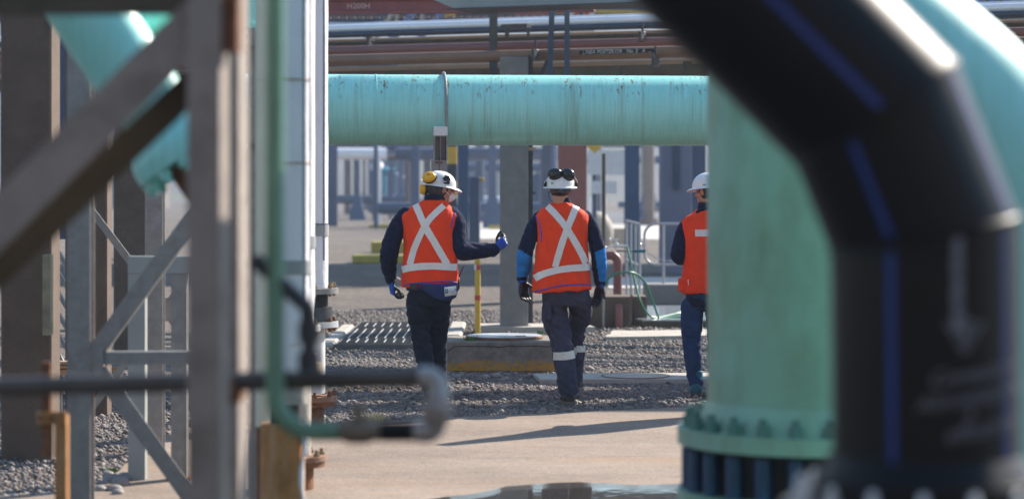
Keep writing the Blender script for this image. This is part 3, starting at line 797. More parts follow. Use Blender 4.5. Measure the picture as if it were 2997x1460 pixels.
# ------------------------------------------------------------------ block wall with maroon riser, tap and hose
d0 = 28.9
r = thing('block_plinth', 'low brown concrete plinth with a maroon pipe in front of it', 'plinth', (gx(1770, d0), d0, 0))
mb = MB(); mb.bb(gx(1686, d0), gx(1846, d0), 28.9, 29.5, 0, .385, bev=.012); part('plinth_block', mb, M['concrete_col'], r, angle=25)
mb = MB(); mb.bb(gx(1850, 29.6), gx(1893, 29.6), 29.5, 30.0, 0, .36, bev=.012); part('plinth_end', mb, M['concrete_col'], r, angle=25)
r = thing('maroon_riser', 'maroon riser pipe with elbow and tap behind the plinth', 'riser pipe', (gx(1808, 29.2), 29.2, 0))
xr = gx(1809, 29.6)
el = [(xr, 29.75, .2), (xr, 29.75, .7)] + [tuple(p) for p in arc_elbow((xr, 29.75, .86), (0, 0, 1), (-1, 0, 0), .09, 8)] + [(xr - .16, 29.75, .86)]
mb = MB(); mb.tube(el, .055, 20); part('riser', mb, M['maroon'], r)
mb = MB(); mb.cyl((xr - .15, 29.75, .86), (xr - .19, 29.75, .86), .1, 20); mb.cyl((xr - .2, 29.75, .86), (xr - .235, 29.75, .86), .1, 20); part('flange', mb, M['tan'], r)
mb = MB(); mb.cyl((xr - .12, 28.84, 0), (xr - .12, 28.84, .0), .04, 8) if False else None
xl = gx(1811, 28.85)
mb.tube([(xl, 28.84, -.05), (xl, 28.84, .17)] + [tuple(p) for p in arc_elbow((xl, 28.84, .26), (0, 0, 1), (0, 1, 0), .05, 6)][1:], .047, 16); part('lower_stub', mb, M['maroon'], r)
mb = MB(); zt_ = gz(722, 29.6); mb.cyl((xr - .02, 29.75, .93), (xr - .02, 29.75, zt_), .014, 10); mb.cyl((xr - .05, 29.75, zt_), (xr + .12, 29.75, zt_), .017, 12); mb.box((xr - .02, 29.75, zt_ + .02), (.06, .05, .05), bev=.008); mb.cyl((xr - .02, 29.75, zt_ + .04), (xr - .02, 29.75, zt_ + .08), .01, 8); mb.box((xr - .05, 29.75, zt_ + .09), (.14, .015, .02)); mb.ell((xr - .1, 29.74, zt_ + .09), (.02, .02, .02)); tp = part('tap', mb, M['galv_bright'], r)
mb = MB(); mb.ell((xr - .16, 29.7, zt_ - .01), (.022, .02, .02)); mb.cyl((xr - .16, 29.7, zt_ - .01), (xr - .04, 29.74, zt_), .008, 8); part('tap_knob', mb, M['galv_bright'], tp)
# hose
tap = Vector((xr + .13, 29.72, zt_))
hp = [P(1836, 722, 29.7), P(1842, 750, 29.6), P(1850, 790, 29.5), P(1862, 840, 29.35), P(1878, 890, 29.2), P(1900, 922, 29.3), P(1920, 930, 29.4), P(1940, 927, 29.6), P(1965, 921, 29.9), P(1990, 915, 30.2), P(2030, 905, 30.4), P(2055, 912, 30.0), P(2020, 924, 29.6), P(1975, 928, 29.45), P(1935, 934, 29.3), P(1926, 925, 29.3), P(1914, 890, 29.25), P(1902, 860, 29.2), P(1890, 830, 29.1), P(1868, 806, 29.0), P(1845, 797, 28.9), P(1815, 798, 28.85), P(1790, 808, 28.8), P(1776, 822, 28.8), P(1765, 850, 28.82), P(1760, 880, 28.84)]
mb = MB(); mb.tube(catmull(hp, 6), .0135, 10); solo('garden_hose', mb, M['hose'], 'green hose looping from the tap down to the wet slab', 'hose')
mb = MB(); mb.cyl(P(1804, 734, 30.2), P(1850, 734, 30.2), .014, 10); solo('tap_rail', mb, M['galv'], 'thin grey rail behind the tap', 'rail')
mb = MB(); mb.cyl(P(1850, 735, 30.1), P(1889, 735, 30.1), .02, 10); solo('hose_coupling', mb, mat('blue_green_coupling', (.01, .12, .16), .4), 'short blue green coupling bar right of the tap', 'coupling')
mb = MB(); mb.cyl((gx(1766, 28.75), 28.75, -.05), (gx(1766, 28.75), 28.75, gz(805, 28.75)), .017, 10); solo('conduit', mb, M['galv'], 'thin grey conduit standing in front of the plinth', 'conduit')
# wet slab
M['wet_slab'] = mat('wet_slab_top', (.3, .33, .36), .12, var=.15, scale=3)
r = thing('wet_slab', 'low wet slab reflecting blue sky under the green hose', 'slab', (gx(1960, 30), 29.8, 0))
mb = MB(); mb.flat([(gx(1850, 29.4), 29.7), (gx(1880, 28.9), 28.95), (gx(2150, 28.9), 28.95), (gx(2150, 31), 32.5), (gx(1852, 31), 32.5)], -.02, .085); part('slab_body', mb, M['steel_brown'], r, smooth=False)
mb = MB(); mb.flat([(gx(1851, 29.4), 29.7), (gx(1881, 28.9), 28.96), (gx(2150, 28.9), 28.96), (gx(2150, 31), 32.5), (gx(1853, 31), 32.5)], .086, .1); part('wet_top', mb, M['wet_slab'], r, smooth=False)
mb = MB(); mb.bb(gx(1890, 34.4), gx(2110, 34.4), 34.4, 35.2, 0, .3, bev=.02); solo('rail_plinth', mb, M['concrete_grey'], 'grey concrete plinth under the looped handrail', 'plinth')

# ------------------------------------------------------------------ galvanised handrails with chain
d = 34.8
M['rail'] = mat('grey_galvanised_rail', (.42, .43, .46), .4, .3, var=.1, scale=9)
def rail_post_panel(name, label, pts_list, d, rad=.02):
    r = thing(name, label, 'handrail', (pts_list[0][1][0].x, pts_list[0][1][0].y, 0))
    for nm, pts in pts_list:
        mb = MB(); mb.tube(pts, rad, 10); part(nm, mb, M['rail'], r)
    return r
def loop(px0, px1, py0, py1, d, rr, dd=0.0):
    a, b = P(px0, py0, d), P(px1, py1, d + dd)
    x0, x1, z1, z0 = a.x, b.x, a.z, b.z; y0, y1 = a.y, b.y
    def q(x, z): t = (x - x0) / (x1 - x0); return Vector((x, y0 + (y1 - y0) * t, z))
    pts = []
    for cx_, cz_, a0 in ((x0 + rr, z1 - rr, 180), (x1 - rr, z1 - rr, 90), (x1 - rr, z0 + rr, 0), (x0 + rr, z0 + rr, -90)):
        for i in range(7):
            t = R(a0 - 90 * i / 6); pts.append(q(cx_ + rr * math.cos(t), cz_ + rr * math.sin(t)))
    pts.append(pts[0]); return pts
g0 = P(1940, 890, d)
rail_post_panel('handrail', 'looped galvanised handrail standing left of the third worker', [('loop_rail', loop(1886, 2140, 655, 774, d, .17)), ('post', [P(1942, 658, d), P(1942, 892, d)]), ('post', [P(2090, 658, d), P(2090, 892, d)])], d)
d2 = 33.6
pa = P(1834, 646, d2 + 2.5); pb = P(1872, 656, d2)
rail_post_panel('handrail', 'end-on galvanised gate rail between tap and looped handrail', [
    ('top_rail', [Vector((pa.x, pa.y, .0))] + [Vector((pa.x, pa.y, pa.z - .05)), pa, (pa + pb) / 2, pb, Vector((pb.x, pb.y, pb.z - .07)), Vector((pb.x, pb.y, 0))]),
    ('upright', [Vector((pa.x * .65 + pb.x * .35, pa.y * .65 + pb.y * .35, pa.z - .03)), Vector((pa.x * .65 + pb.x * .35, pa.y * .65 + pb.y * .35, .0))]),
    ('upright', [Vector((pa.x * .3 + pb.x * .7, pa.y * .3 + pb.y * .7, pb.z - .0)), Vector((pa.x * .3 + pb.x * .7, pa.y * .3 + pb.y * .7, .0))]),
    ('mid_rail', [Vector((pa.x, pa.y, .6)), Vector((pb.x, pb.y, .6))])], d2)
ch = [P(1874, 715, 33.8), P(1888, 728, 34), P(1905, 745, 34.2), P(1930, 758, 34.4), P(1960, 763, 34.5), P(1990, 760, 34.6), P(2030, 745, 34.7)]
cp = catmull(ch, 10); r = thing('safety_chain', 'bright chain sagging between the handrails', 'chain', ch[0])
lm = MB(); lm.tube([Vector((.026 * math.cos(a), 0, .014 * math.sin(a))) for a in [i * math.pi / 6 for i in range(13)]], .006, 6, caps=False); lme = lm.mesh('link'); setm(lme, M['chain'])
acc = 0
for i in range(len(cp) - 1):
    seg = cp[i + 1] - cp[i]
    if acc <= 0:
        share('link', lme, r, cp[i], (R(90) if i % 2 else 0, -math.atan2(seg.z, seg.x), 0)); acc = .035
    acc -= seg.length

# ------------------------------------------------------------------ columns, signs and plant further back
def hbeam(mb, x, d, w, z0, z1, dep=None, t=.02, rz=0.0):
    dep = dep or w; Mz = Matrix.Rotation(rz, 3, 'Z'); c = Vector((x, d, (z0 + z1) / 2)); h = z1 - z0
    for s in (-1, 1): mb.box(c + Mz @ Vector((0, s * (dep / 2 - t / 2), 0)), (w, t, h), mat=Mz)
    mb.box(c, (t, dep - 2 * t, h), mat=Mz)
def far_column(px0, px1, d, m, label, z1=5.2, solid=False, z0=-.1, flare=0.0, name='steel_column', cat='column'):
    mb = MB(); x = gx((px0 + px1) / 2, d); w = (px1 - px0) * d / FPX
    if solid: mb.box((x, d, (z0 + z1) / 2), (w, w, z1 - z0), bev=.02)
    else: hbeam(mb, x, d, w, z0, z1, t=w * .12)
    if flare:
        mb.rings([[(x - w / 2 - f, d - w / 2 - f, z), (x + w / 2 + f, d - w / 2 - f, z), (x + w / 2 + f, d + w / 2 + f, z), (x - w / 2 - f, d + w / 2 + f, z)] for f, z in ((flare, 0), (flare * .85, .3), (.02, 1.3))])
    return solo(name, mb, m, label, cat, smooth=False)
M['far_haze_blue'] = mat('haze_blue_far_steel', (.055, .085, .16), .6, var=.1, scale=1)  # blue cast of distant haze put into the steel colour
M['far_brown'] = mat('brown_grey_far_concrete', (.16, .13, .12), .8, var=.1, scale=1)
far_column(1634, 1716, 36, M['red_column'], 'broad red brown column behind the middle worker', solid=True, z1=2.85)
far_column(1829, 1870, 46, M['far_haze_blue'], 'dark haze-blue steel column above the gate rail', z1=3.65)
far_column(1931, 2022, 47, mat('lilac_grey_concrete', (.25, .25, .33), .8, var=.08, scale=1), 'wide pale concrete column with a dark slot left of the third worker', solid=True, z1=3.7)
mb = MB(); c = P(1978, 478, 46.65); mb.bb(c.x - .06, c.x + .06, 46.6, 46.69, gz(553, 46.65), 3.6); mb2 = mb; solo('cable_channel', mb, M['grey_box'], 'dark narrow cable channel on the wide pale column', 'channel')
far_column(2027, 2064, 46, M['steel_blue'], 'blue steel column right beside the wide pale column', z1=3.65)
far_column(1340, 1371, 55, M['far_haze_blue'], 'haze-blue steel column right of the yellow and black striped post', z1=4.2)
far_column(1430, 1452, 95, M['far_haze_blue'], 'slim distant haze-blue column left of the rack column', flare=.25)
far_column(1586, 1612, 75, M['far_haze_blue'], 'slim distant haze-blue column between rack column and red brown column')
far_column(955, 987, 100, M['far_haze_blue'], 'broad far haze-blue column beside the white pipes', flare=.0)
far_column(1008, 1028, 140, M['far_brown'], 'far brown grey column under the red crossbeam', solid=True)
far_column(1078, 1092, 150, M['far_haze_blue'], 'thin far haze-blue column left of the flared column')
far_column(1140, 1155, 138, M['far_haze_blue'], 'far haze-blue column with flared foot', flare=.35)
far_column(1240, 1262, 120, M['far_brown'], 'far pale column hidden partly by the first helmet', solid=True)
r = thing('striped_post', 'yellow and black striped post behind the first worker', 'post', (gx(1323, 42), 42, 0))
for i in range(10):
    mb = MB(); mb.bb(gx(1309, 42), gx(1337, 42), 41.9, 42.1, i * .3, i * .3 + .3); part('stripe', mb, M['yellow'] if i % 2 else M['steel_dark'], r)
def boxes(name, label, cat, items):
    r = None
    for nm, px0, px1, py0, py1, d, dep, m in items:
        if r is None: r = thing(name, label, cat, (gx((px0 + px1) / 2, d), d, 0))
        mb = MB(); mb.bb(gx(px0, d), gx(px1, d), d, d + dep, gz(py1, d), gz(py0, d), bev=.02); part(nm, mb, m, r, angle=25)
    return r
boxes('cabinet', 'dark grey cabinet between far columns left of the first helmet', 'cabinet', [('body', 1186, 1227, 455, 600, 118, 1.2, M['grey_box']), ('top_cap', 1183, 1230, 448, 454, 118, 1.3, M['far_haze_blue'])])
boxes('cabinet', 'grey cabinet right of the blue column behind the outstretched arm', 'cabinet', [('body', 1372, 1404, 518, 756, 56, .6, M['grey_box']), ('yellow_lamp', 1404, 1417, 520, 530, 56, .2, M['yellow'])])
boxes('red_crossbeam', 'red far pipe bridge just under the teal pipe', 'pipe bridge', [('beam', 985, 1110, 436, 452, 128, .5, M['maroon']), ('beam', 985, 1120, 415, 424, 129, .5, M['maroon']), ('hanger', 1020, 1026, 400, 452, 127.5, .3, M['maroon'])])
r = thing('far_valve', 'blue far valve with white hand wheel beside the flared column', 'valve', (gx(1120, 130), 130, 0))
mb = MB(); mb.ell(P(1124, 500, 130), (.4, .3, .22)); mb.cyl(P(1124, 500, 130), P(1124, 600, 130), .12, 12); part('valve_body', mb, mat('blue_valve', (.05, .25, .38), .4), r)
mb = MB(); mb.cyl(P(1099, 487, 129.6), P(1106, 487, 130), .32, 20); part('hand_wheel', mb, M['far_white'], r)
mb = MB(); mb.cyl(P(1106, 497, 130), P(1160, 497, 130), .1, 12); part('branch_pipe', mb, mat('teal_branch', (.1, .3, .35), .4), r)
for px0, px1, py0, py1, lab, dep in ((1086, 1300, 708, 741, 'dull yellow step block, upper of the two left of the first worker', .8), (1030, 1290, 747, 771, 'long dull yellow step block, lower of the two left of the first worker', .8), (1080, 1240, 657, 668, 'far thin yellow kerb behind the first worker', .5)):
    d = gd(py1); mb = MB(); mb.bb(gx(px0, d), gx(px1, d), d, d + dep, 0, gz(py0, d), bev=.02); solo('step_block', mb, M['yellow_dull'], lab, 'kerb block')
mb = MB(); d = 92; mb.bb(gx(1430, d), gx(1470, d), d, d + .5, 0, .16); solo('step_block', mb, M['yellow_dull'], 'tiny far yellow kerb left of the rack column', 'kerb block')
# sign post with white panels, dark pole, yellow diamond
r = thing('sign_board', 'white far sign panels on a thin post right of the red brown column', 'sign', (gx(1775, 60), 60, 0))
mb = MB(); mb.bb(gx(1719, 60), gx(1830, 60), 60, 60.05, gz(512, 60), gz(440, 60)); part('upper_panel', mb, M['far_white'], r)
mb = MB(); mb.bb(gx(1731, 60), gx(1805, 60), 60, 60.05, gz(567, 60), gz(530, 60)); part('lower_panel', mb, M['far_white'], r)
mb = MB(); mb.cyl((gx(1740, 60), 60.1, 0), (gx(1740, 60), 60.1, gz(440, 60)), .06, 12); part('sign_post', mb, M['far_haze_blue'], r)
r = thing('dark_pole', 'dark thin upright pole right of the middle worker', 'pole', (gx(1767, 38), 38, 0))
mb = MB(); mb.cyl((gx(1767, 38), 38, -.1), (gx(1767, 38), 38, gz(452, 38)), .03, 12); part('shaft', mb, M['steel_brown'], r)
mb = MB(); mb.cyl((gx(1767, 38), 38, gz(452, 38)), (gx(1767, 38), 38, gz(450, 38)), .034, 12); part('cap', mb, M['steel_brown'], r)
r = thing('warning_sign', 'yellow diamond sign peeping out below the teal pipe', 'sign', (gx(1740, 42), 42, 0))
mb = MB(); c = P(1740, 417, 42); h = .2; mb.prism([(c.x - h, c.z), (c.x, c.z - h), (c.x + h, c.z), (c.x, c.z + h)], 42, 42.02); part('diamond_plate', mb, M['yellow'], r, smooth=False)
mb = MB(); mb.cyl((c.x, 42.06, c.z), (c.x, 42.06, gz(300, 42)), .02, 8); part('hanger', mb, M['steel_dark'], r)
r = thing('far_barrier', 'small far white barrier with red foot by the road', 'barrier', (gx(1735, 100), 100, 0))
mb = MB(); mb.bb(gx(1722, 100), gx(1744, 100), 100, 100.3, .25, 1.2, bev=.05); part('panel', mb, M['far_white'], r)
mb = MB(); mb.bb(gx(1734, 100), gx(1744, 100), 99.9, 100.4, 0, .25); part('foot', mb, M['red'], r)
mb = MB(); d = 62; mb.ell((gx(1745, d), d, .5), (.45, .4, .55)); solo('boulder', mb, M['concrete_pale'], 'pale rounded far boulder behind the blue sleeve', 'boulder')
mb = MB(); d = 70; mb.bb(gx(1740, d), gx(1835, d), d, d + .3, .0, gz(668, d)); solo('far_kerb', mb, M['concrete_pale'], 'thin far kerb line behind the dark pole', 'kerb')
# prohibition sign high up
c = P(1703, 55, 48); r = thing('prohibition_sign', 'cream sign with red ring behind the slanted posts', 'sign', c)
mb = MB(); mb.bb(c.x - .25, c.x + .25, 48, 48.03, c.z - .3, c.z + .25); part('plate', mb, mat('cream_plate', (.65, .58, .5), .6), r)
mb = MB(); mb.tube([(c.x + .17 * math.cos(a), 47.985, c.z - .03 + .17 * math.sin(a)) for a in [i * math.pi / 16 for i in range(33)]], .028, 8, caps=False); part('red_ring', mb, M['red'], r)
mb = MB(); mb.bb(c.x - .05, c.x + .02, 47.97, 48, c.z - .2, c.z + .25); part('bar', mb, M['far_haze_blue'], r)
# hopper
c = P(1555, 40, 45); mb = MB(); mb.prism([(gx(1480, 45), gz(10, 45)), (gx(1530, 45), gz(62, 45)), (gx(1600, 45), gz(62, 45)), (gx(1610, 45), gz(10, 45))], 45, 45.6); solo('hopper', mb, M['maroon'], 'red brown sloping hopper behind the rack posts', 'hopper', smooth=False)

# elevated process building
r = thing('clad_gallery', 'elevated pale clad gallery behind the pipe rack', 'gallery', (0, 58, 0))
B0, B1 = 57.0, 58.6
M['bld_cream'] = mat('cream_wall_sheet', (.55, .5, .45), .7, var=.06, scale=.5)
M['bld_blue'] = mat('blue_wall_sheet', (.12, .2, .4), .6, var=.08, scale=.5)
mb = MB(); mb.bb(-22, 26, B0, B1, 5.98, 15.5); part('wall', mb, M['bld_cream'], r, smooth=False)  # unseen upper wall stretched tall to shade the far ground
mb = MB(); mb.bb(-22.2, 26.2, B0 - .25, B1, 5.75, 5.975); part('floor_beam', mb, M['far_haze_blue'], r, smooth=False)
mb = MB(); mb.bb(-22.1, 26.1, B0 - .12, B0 - .02, gz(68, B0), gz(56, B0)); part('wall_band', mb, M['far_haze_blue'], r, smooth=False)
mb = MB(); mb.bb(gx(1340, B0), 26.1, B0 - .11, B0 - .02, gz(54, B0), gz(44, B0)); part('wall_band', mb, M['bld_blue'], r, smooth=False)
mb = MB(); mb.bb(gx(1301, B0), gx(1334, B0), B0 - .3, B0 - .13, 5.7, 9); part('yellow_column', mb, M['yellow'], r, smooth=False)
mb = MB(); mb.bb(gx(1336, B0), 14, B0 - .3, B0 - .13, gz(42, B0), gz(33, B0)); part('yellow_rail', mb, M['yellow'], r, smooth=False)
for px, w, lean, m_ in ((1125, 18, .6, 'far_haze_blue'), (1160, 14, 0, 'concrete_pale'), (1205, 20, .7, 'bld_blue'), (1235, 14, 0, 'panel_grey'), (1285, 18, .7, 'bld_blue'), (1145, 14, .6, 'concrete_pale')):
    mb = MB(); c = P(px, 45, B0 - .4); mb.box((c.x, B0 - .3 - (.05 if lean else 0), c.z), (w * B0 / FPX, .12, 2.4), mat=Matrix.Rotation(lean, 3, 'Y')); part('brace', mb, M[m_], r, smooth=False)
for px in (2860, 2900, 2940, 2980):
    mb = MB(); c = P(px, 20, B0); mb.bb(c.x - .1, c.x + .1, B0 - .2, B0 - .02, 5.96, 9); part('corrugation', mb, M['bld_blue'], r, smooth=False)
for x in (-20, -12, -7, 9, 17, 24):
    mb = MB(); mb.bb(x - .2, x + .2, B0 + .1, B0 + .5, -.1, 5.75); part('leg', mb, M['far_haze_blue'], r, smooth=False)
    mb = MB(); mb.bb(x - .2, x + .2, B1 - .5, B1 - .1, -.1, 5.75); part('leg', mb, M['far_haze_blue'], r, smooth=False)
# unseen beam added overhead to shade the teal pipe
r = thing('unseen_shade_beam', 'unseen high beam added to shade the teal pipe', 'beam', (10, 28.3, 0))
mb = MB(); mb.bb(5.2, 22, 28.15, 28.45, 9.16, 9.5); part('beam', mb, M['steel_blue'], r, smooth=False)
for x in (9.5, 20):
    mb = MB(); hbeam(mb, x, 28.3, .25, -.1, 9.07); part('leg', mb, M['steel_blue'], r, smooth=False)

# far plant seen blurred between the columns
rf = random.Random(5)
FC = [M['far_haze_blue'], M['far_haze_blue'], M['far_brown'], M['grey_box'], M['steel_blue'], M['concrete_pale'], M['far_white']]
for k in range(26):
    px = rf.choice([rf.uniform(985, 1300), rf.uniform(985, 1300), rf.uniform(1372, 1465), rf.uniform(1560, 1640), rf.uniform(1720, 1830), rf.uniform(1872, 1932)])
    d = rf.uniform(85, 175); w = rf.uniform(.12, .5); h = rf.choice([rf.uniform(1.0, 2.6), rf.uniform(3, 7)])
    mb = MB(); x = gx(px, d); mb.cyl((x, d, -.1), (x, d, h), w / 2, 12)
    mb.cyl((x, d, h * .8), (x, d, h * .8 + .15), w * .75, 12); mb.cyl((x, d, 0), (x, d, .3), w * .9, 12)
    solo('far_standpipe', mb, rf.choice(FC), 'blurred flanged standpipe among the distant plant', 'standpipe', 'distant standpipes')
for k in range(16):
    d = rf.uniform(90, 170); px = rf.choice([rf.uniform(1000, 1280), rf.uniform(1380, 1460), rf.uniform(1740, 1920)]); L = rf.uniform(2, 9); z = rf.choice([rf.uniform(.4, 1.2), rf.uniform(2.2, 4.8), rf.uniform(2.2, 4.8)]); rr = rf.uniform(.08, .28)
    mb = MB(); x = gx(px, d); mb.cyl((x - L / 2, d, z), (x + L / 2, d + rf.uniform(-1, 1), z), rr, 14)
    for sx in (-.4, .4): mb.bb(x + sx * L - .08, x + sx * L + .08, d - .1, d + .1, -.1, z)
    solo('far_pipe_run', mb, rf.choice(FC), 'blurred level pipe run on legs among the distant plant', 'pipe run', 'distant pipe runs')
for k in range(9):
    d = rf.uniform(150, 240); x = rf.uniform(-30, 30) ; w = rf.uniform(2, 6); h = rf.uniform(2, 5)
    mb = MB(); mb.bb(x - w / 2, x + w / 2, d, d + 4, -.1, h); mb.prism([(x - w / 2 - .2, h), (x + w / 2 + .2, h), (x, h + .7)], d - .2, d + 4.2)
    solo('far_shed', mb, rf.choice([M['bld_cream'], M['far_haze_blue'], M['far_brown'], M['concrete_pale']]), 'small blurred shed on the distant ground', 'shed', 'distant sheds', smooth=False)

for px0, px1, d, lab, fl in ((1040, 1052, 118, 'thin far column left of the blue far valve', .3), (1062, 1070, 160, 'very thin far column under the red pipe bridge', .3), (1168, 1178, 150, 'thin far column just right of the flared column', .4), (1205, 1217, 96, 'far column before the dark cabinet', .2), (1268, 1280, 130, 'far column left of the support post', .3), (1394, 1404, 130, 'thin far column above the grey cabinet', .3), (1412, 1420, 165, 'very thin far column left of the slim flared one', .3), (1882, 1892, 120, 'thin far column left of the wide pale column', .3), (1908, 1914, 150, 'very thin far column beside the wide pale column', .3)):
    far_column(px0, px1, d, M['far_haze_blue'] if px0 % 3 else M['far_brown'], lab, flare=fl, z1=4.6)

# ------------------------------------------------------------------ foreground right: black mitred pipe
DB = 4.6
KB = DB / FPX
def bp_(px, py): return P(px, py, DB)
RB = 272 * KB
c3 = bp_(2562, 328); c2 = bp_(2704, 684)
top = c3 + Vector((-1, 0, 1)).normalized() * 1.3
bot = Vector((bp_(2712, 684).x, DB, gz(1392, DB)))
r = thing('black_pipe', 'large black plastic pipe with blue stripes and mitred bend at right', 'pipe', (bot.x, DB, 0))
def mitred(pts, rad, n=64):
    """pipe segments cut on the mitre planes; returns one MB per segment"""
    dirs = [(b - a).normalized() for a, b in zip(pts, pts[1:])]
    planes = []
    for i in range(len(pts)):
        if i == 0: planes.append(dirs[0])
        elif i == len(pts) - 1: planes.append(dirs[-1])
        else: planes.append((dirs[i - 1] + dirs[i]).normalized())
    out = []
    for i, dr in enumerate(dirs):
        y = Vector((0, 1, 0)); x = y.cross(dr).normalized()     # x: sideways seen from the camera, y: away
        def ring(pt, nrm, x=x, y=y, dr=dr, rad=rad):
            g = []
            for j in range(n):
                t = 2 * math.pi * j / n; o = (x * math.cos(t) + y * math.sin(t)) * rad; q = pt + o
                g.append(q - dr * ((q - pt).dot(nrm) / dr.dot(nrm)))
            return g
        out.append((ring(pts[i], planes[i]), ring(pts[i + 1], planes[i + 1]), x, y, dr, planes[i], planes[i + 1]))
    return out
pts_b = [top, c3, c2, bot]
segs = mitred(pts_b, RB)
for g0, g1, x, y, dr, n0, n1 in segs:
    mb = MB(); mb.rings([g0, g1]); part('pipe_segment', mb, M['hdpe'], r)
for i in (1, 2):
    g = segs[i][0]; mb = MB(); mb.tube(g + [g[0]], .006, 8, caps=False); part('weld_bead', mb, M['hdpe'], r)
def stripe(i, ang, w=.0075):
    g0, g1, x, y, dr, n0, n1 = segs[i]; vs = []
    a0, a1 = pts_b[i], pts_b[i + 1]; L = []
    for pt, nrm, sg in ((a0, n0, 1), (a1, n1, -1)):
        row = []
        for k in range(5):
            t = R(ang) + (k / 4 - .5) * 2 * w / RB
            o = (x * math.sin(t) - y * math.cos(t)) * (RB + .0012); q = pt + o
            row.append(q - dr * ((q - pt).dot(nrm) / dr.dot(nrm)) + dr * sg * .014)
        L.append(row)
    mb = MB(); mb.rings(L, caps=False, closed=False); part('blue_stripe', mb, M['hdpe_blue'], r)
# x of a segment points to image left for downward axes, so negative angles lie to the right
stripe(0, 3); stripe(1, 28); stripe(1, -55); stripe(2, 30); stripe(2, -47); stripe(0, -75); stripe(0, 100); stripe(1, 110); stripe(2, 120)
# flange ring with bolts
zf = bot.z
mb = MB(); mb.tube([bot + Vector((0, 0, .045)), bot + Vector((0, 0, .0)), bot + Vector((0, 0, -.001)), bot + Vector((0, 0, -.05))], [RB + .004, RB + .03, RB + .035, RB + .035], 64); part('stub_collar', mb, M['hdpe'], r)
mb = MB(); mb.cyl(bot + Vector((0, 0, -.052)), bot + Vector((0, 0, -.1)), RB + .1, 64); part('backing_flange', mb, M['steel_dark'], r)
mb = MB(); mb.cyl(bot + Vector((0, 0, -.102)), bot + Vector((0, 0, -.15)), RB + .1, 64); part('lower_flange', mb, M['steel_dark'], r)
mb = MB(); mb.cyl((0, 0, -.12), (0, 0, .035), .011, 12); mb.cyl((0, 0, 0), (0, 0, .016), .02, 6); mb.cyl((0, 0, .03), (0, 0, .048), .011, 12, .006); bme = mb.mesh('flange_bolt'); setm(bme, M['galv_bright'])
for k in range(16):
    a = 2 * math.pi * (k + .5) / 16
    share('flange_bolt', bme, r, bot + Vector(((RB + .062) * math.cos(a), (RB + .062) * math.sin(a), -.052)))
mb = MB(); mb.cyl(bot + Vector((0, 0, -.152)), (bot.x, DB, 0), RB * .95, 48); part('lower_pipe', mb, M['steel_dark'], r)
# chalk arrow and handwriting wrapped on the vertical segment
def wrap(px, py, rad=RB + .0015):
    xo = (px - 2712) * KB
    a = math.asin(max(-.98, min(.98, xo / RB)))
    return Vector((bot.x + rad * math.sin(a), DB - rad * math.cos(a), gz(py, DB)))
def chalk(pts, wpx):
    mb = MB()
    for q in pts:
        rows = []
        q = [Vector((x, y)) for x, y in q]
        for i, p in enumerate(q):
            t = (q[min(i + 1, len(q) - 1)] - q[max(i - 1, 0)]).normalized(); nn = Vector((-t.y, t.x)) * wpx / 2
            rows.append([wrap(*(p + nn)), wrap(*(p - nn))])
        mb.rings(rows, caps=False, closed=False)
    return mb
shaft = [[(2752 + s * 9 + 4 * math.sin(y * .2 + s), y) for y in range(690, 960, 9)] for s in (-1, 0, 1)]
shaft += [[(2740 + 6 * math.sin(k), y), (2764 - 5 * math.sin(k * 2), y + 10)] for k, y in enumerate(range(695, 960, 14))]
head = [[(2740 + k * 60 / 8 * s * 1.2 + 15, 990 - k * 6) for k in range(9)] for s in ()]
head = [[(2718 + k, 925 + k * 1.6) for k in range(0, 55, 6)], [(2828 - k, 925 + k * 1.6) for k in range(0, 55, 6)], [(2772, 900), (2773, 930), (2773, 995)], [(2735, 930), (2812, 930)], [(2748, 950), (2800, 950)], [(2760, 968), (2788, 968)]]
part('chalk_arrow', chalk(shaft + head, 8), M['chalk'], r)
def handwriting(s, px, py, size, slope):
    def fn(x, y, z):
        X_ = px + x / KB; Y_ = py - y / KB - slope * x / KB
        return wrap(X_, Y_, RB + .0018 + z)
    return text_mb(s, size * KB, fn, shear=.3, ext=.0004)
for s, px, py, sz in (('Conexion', 2802, 1072, 66), ('Alimentacion', 2795, 1138, 60), ('a', 2787, 1180, 60), ('efluente', 2822, 1230, 66)):
    part('chalk_lettering', handwriting(s, px, py, sz, .16), M['chalk'], r)

# ------------------------------------------------------------------ sea green vertical pipe with bolted flanges
DV = 9.0; KV = DV / FPX; RV = 311 * KV; xv = gx(2382, DV)
r = thing('green_pipe', 'thick sea green vertical pipe with bolted flange beside the third worker', 'pipe', (xv, DV, 0))
zt = gz(1248, DV)
path = [Vector((xv, DV, zt))] + [Vector((xv, DV, 2.0))] + arc_elbow((xv, DV, 2.55), (0, 0, 1), (0, 1, 0), .5, 10)[0:] + [Vector((xv, DV + 1.6, 2.55))]
mb = MB(); mb.tube(path, RV, 72); part('pipe_shell', mb, M['sea_green'], r)
mb = MB(); mb.tube([(xv, DV, gz(1170, DV)), (xv, DV, gz(1215, DV)), (xv, DV, gz(1250, DV))], [RV + .002, RV + .03, RV + .05], 64); part('weld_neck', mb, M['sea_green'], r)
RF = 399 * KV
mb = MB(); mb.cyl((xv, DV, gz(1294, DV)), (xv, DV, gz(1246, DV)), RF, 72); part('flange', mb, M['sea_green'], r)
mb = MB(); mb.cyl((xv, DV, gz(1424, DV)), (xv, DV, gz(1296, DV)), RF - .06, 64); part('valve_body', mb, M['hdpe'], r)
M['valve_blue'] = mat('blue_valve_lug', (.008, .05, .12), .45, var=.5, scale=8)
lug = MB(); lug.cyl((0, 0, 0), (0, 0, .15), .03, 12); lme = lug.mesh('valve_lug'); setm(lme, M['valve_blue'])
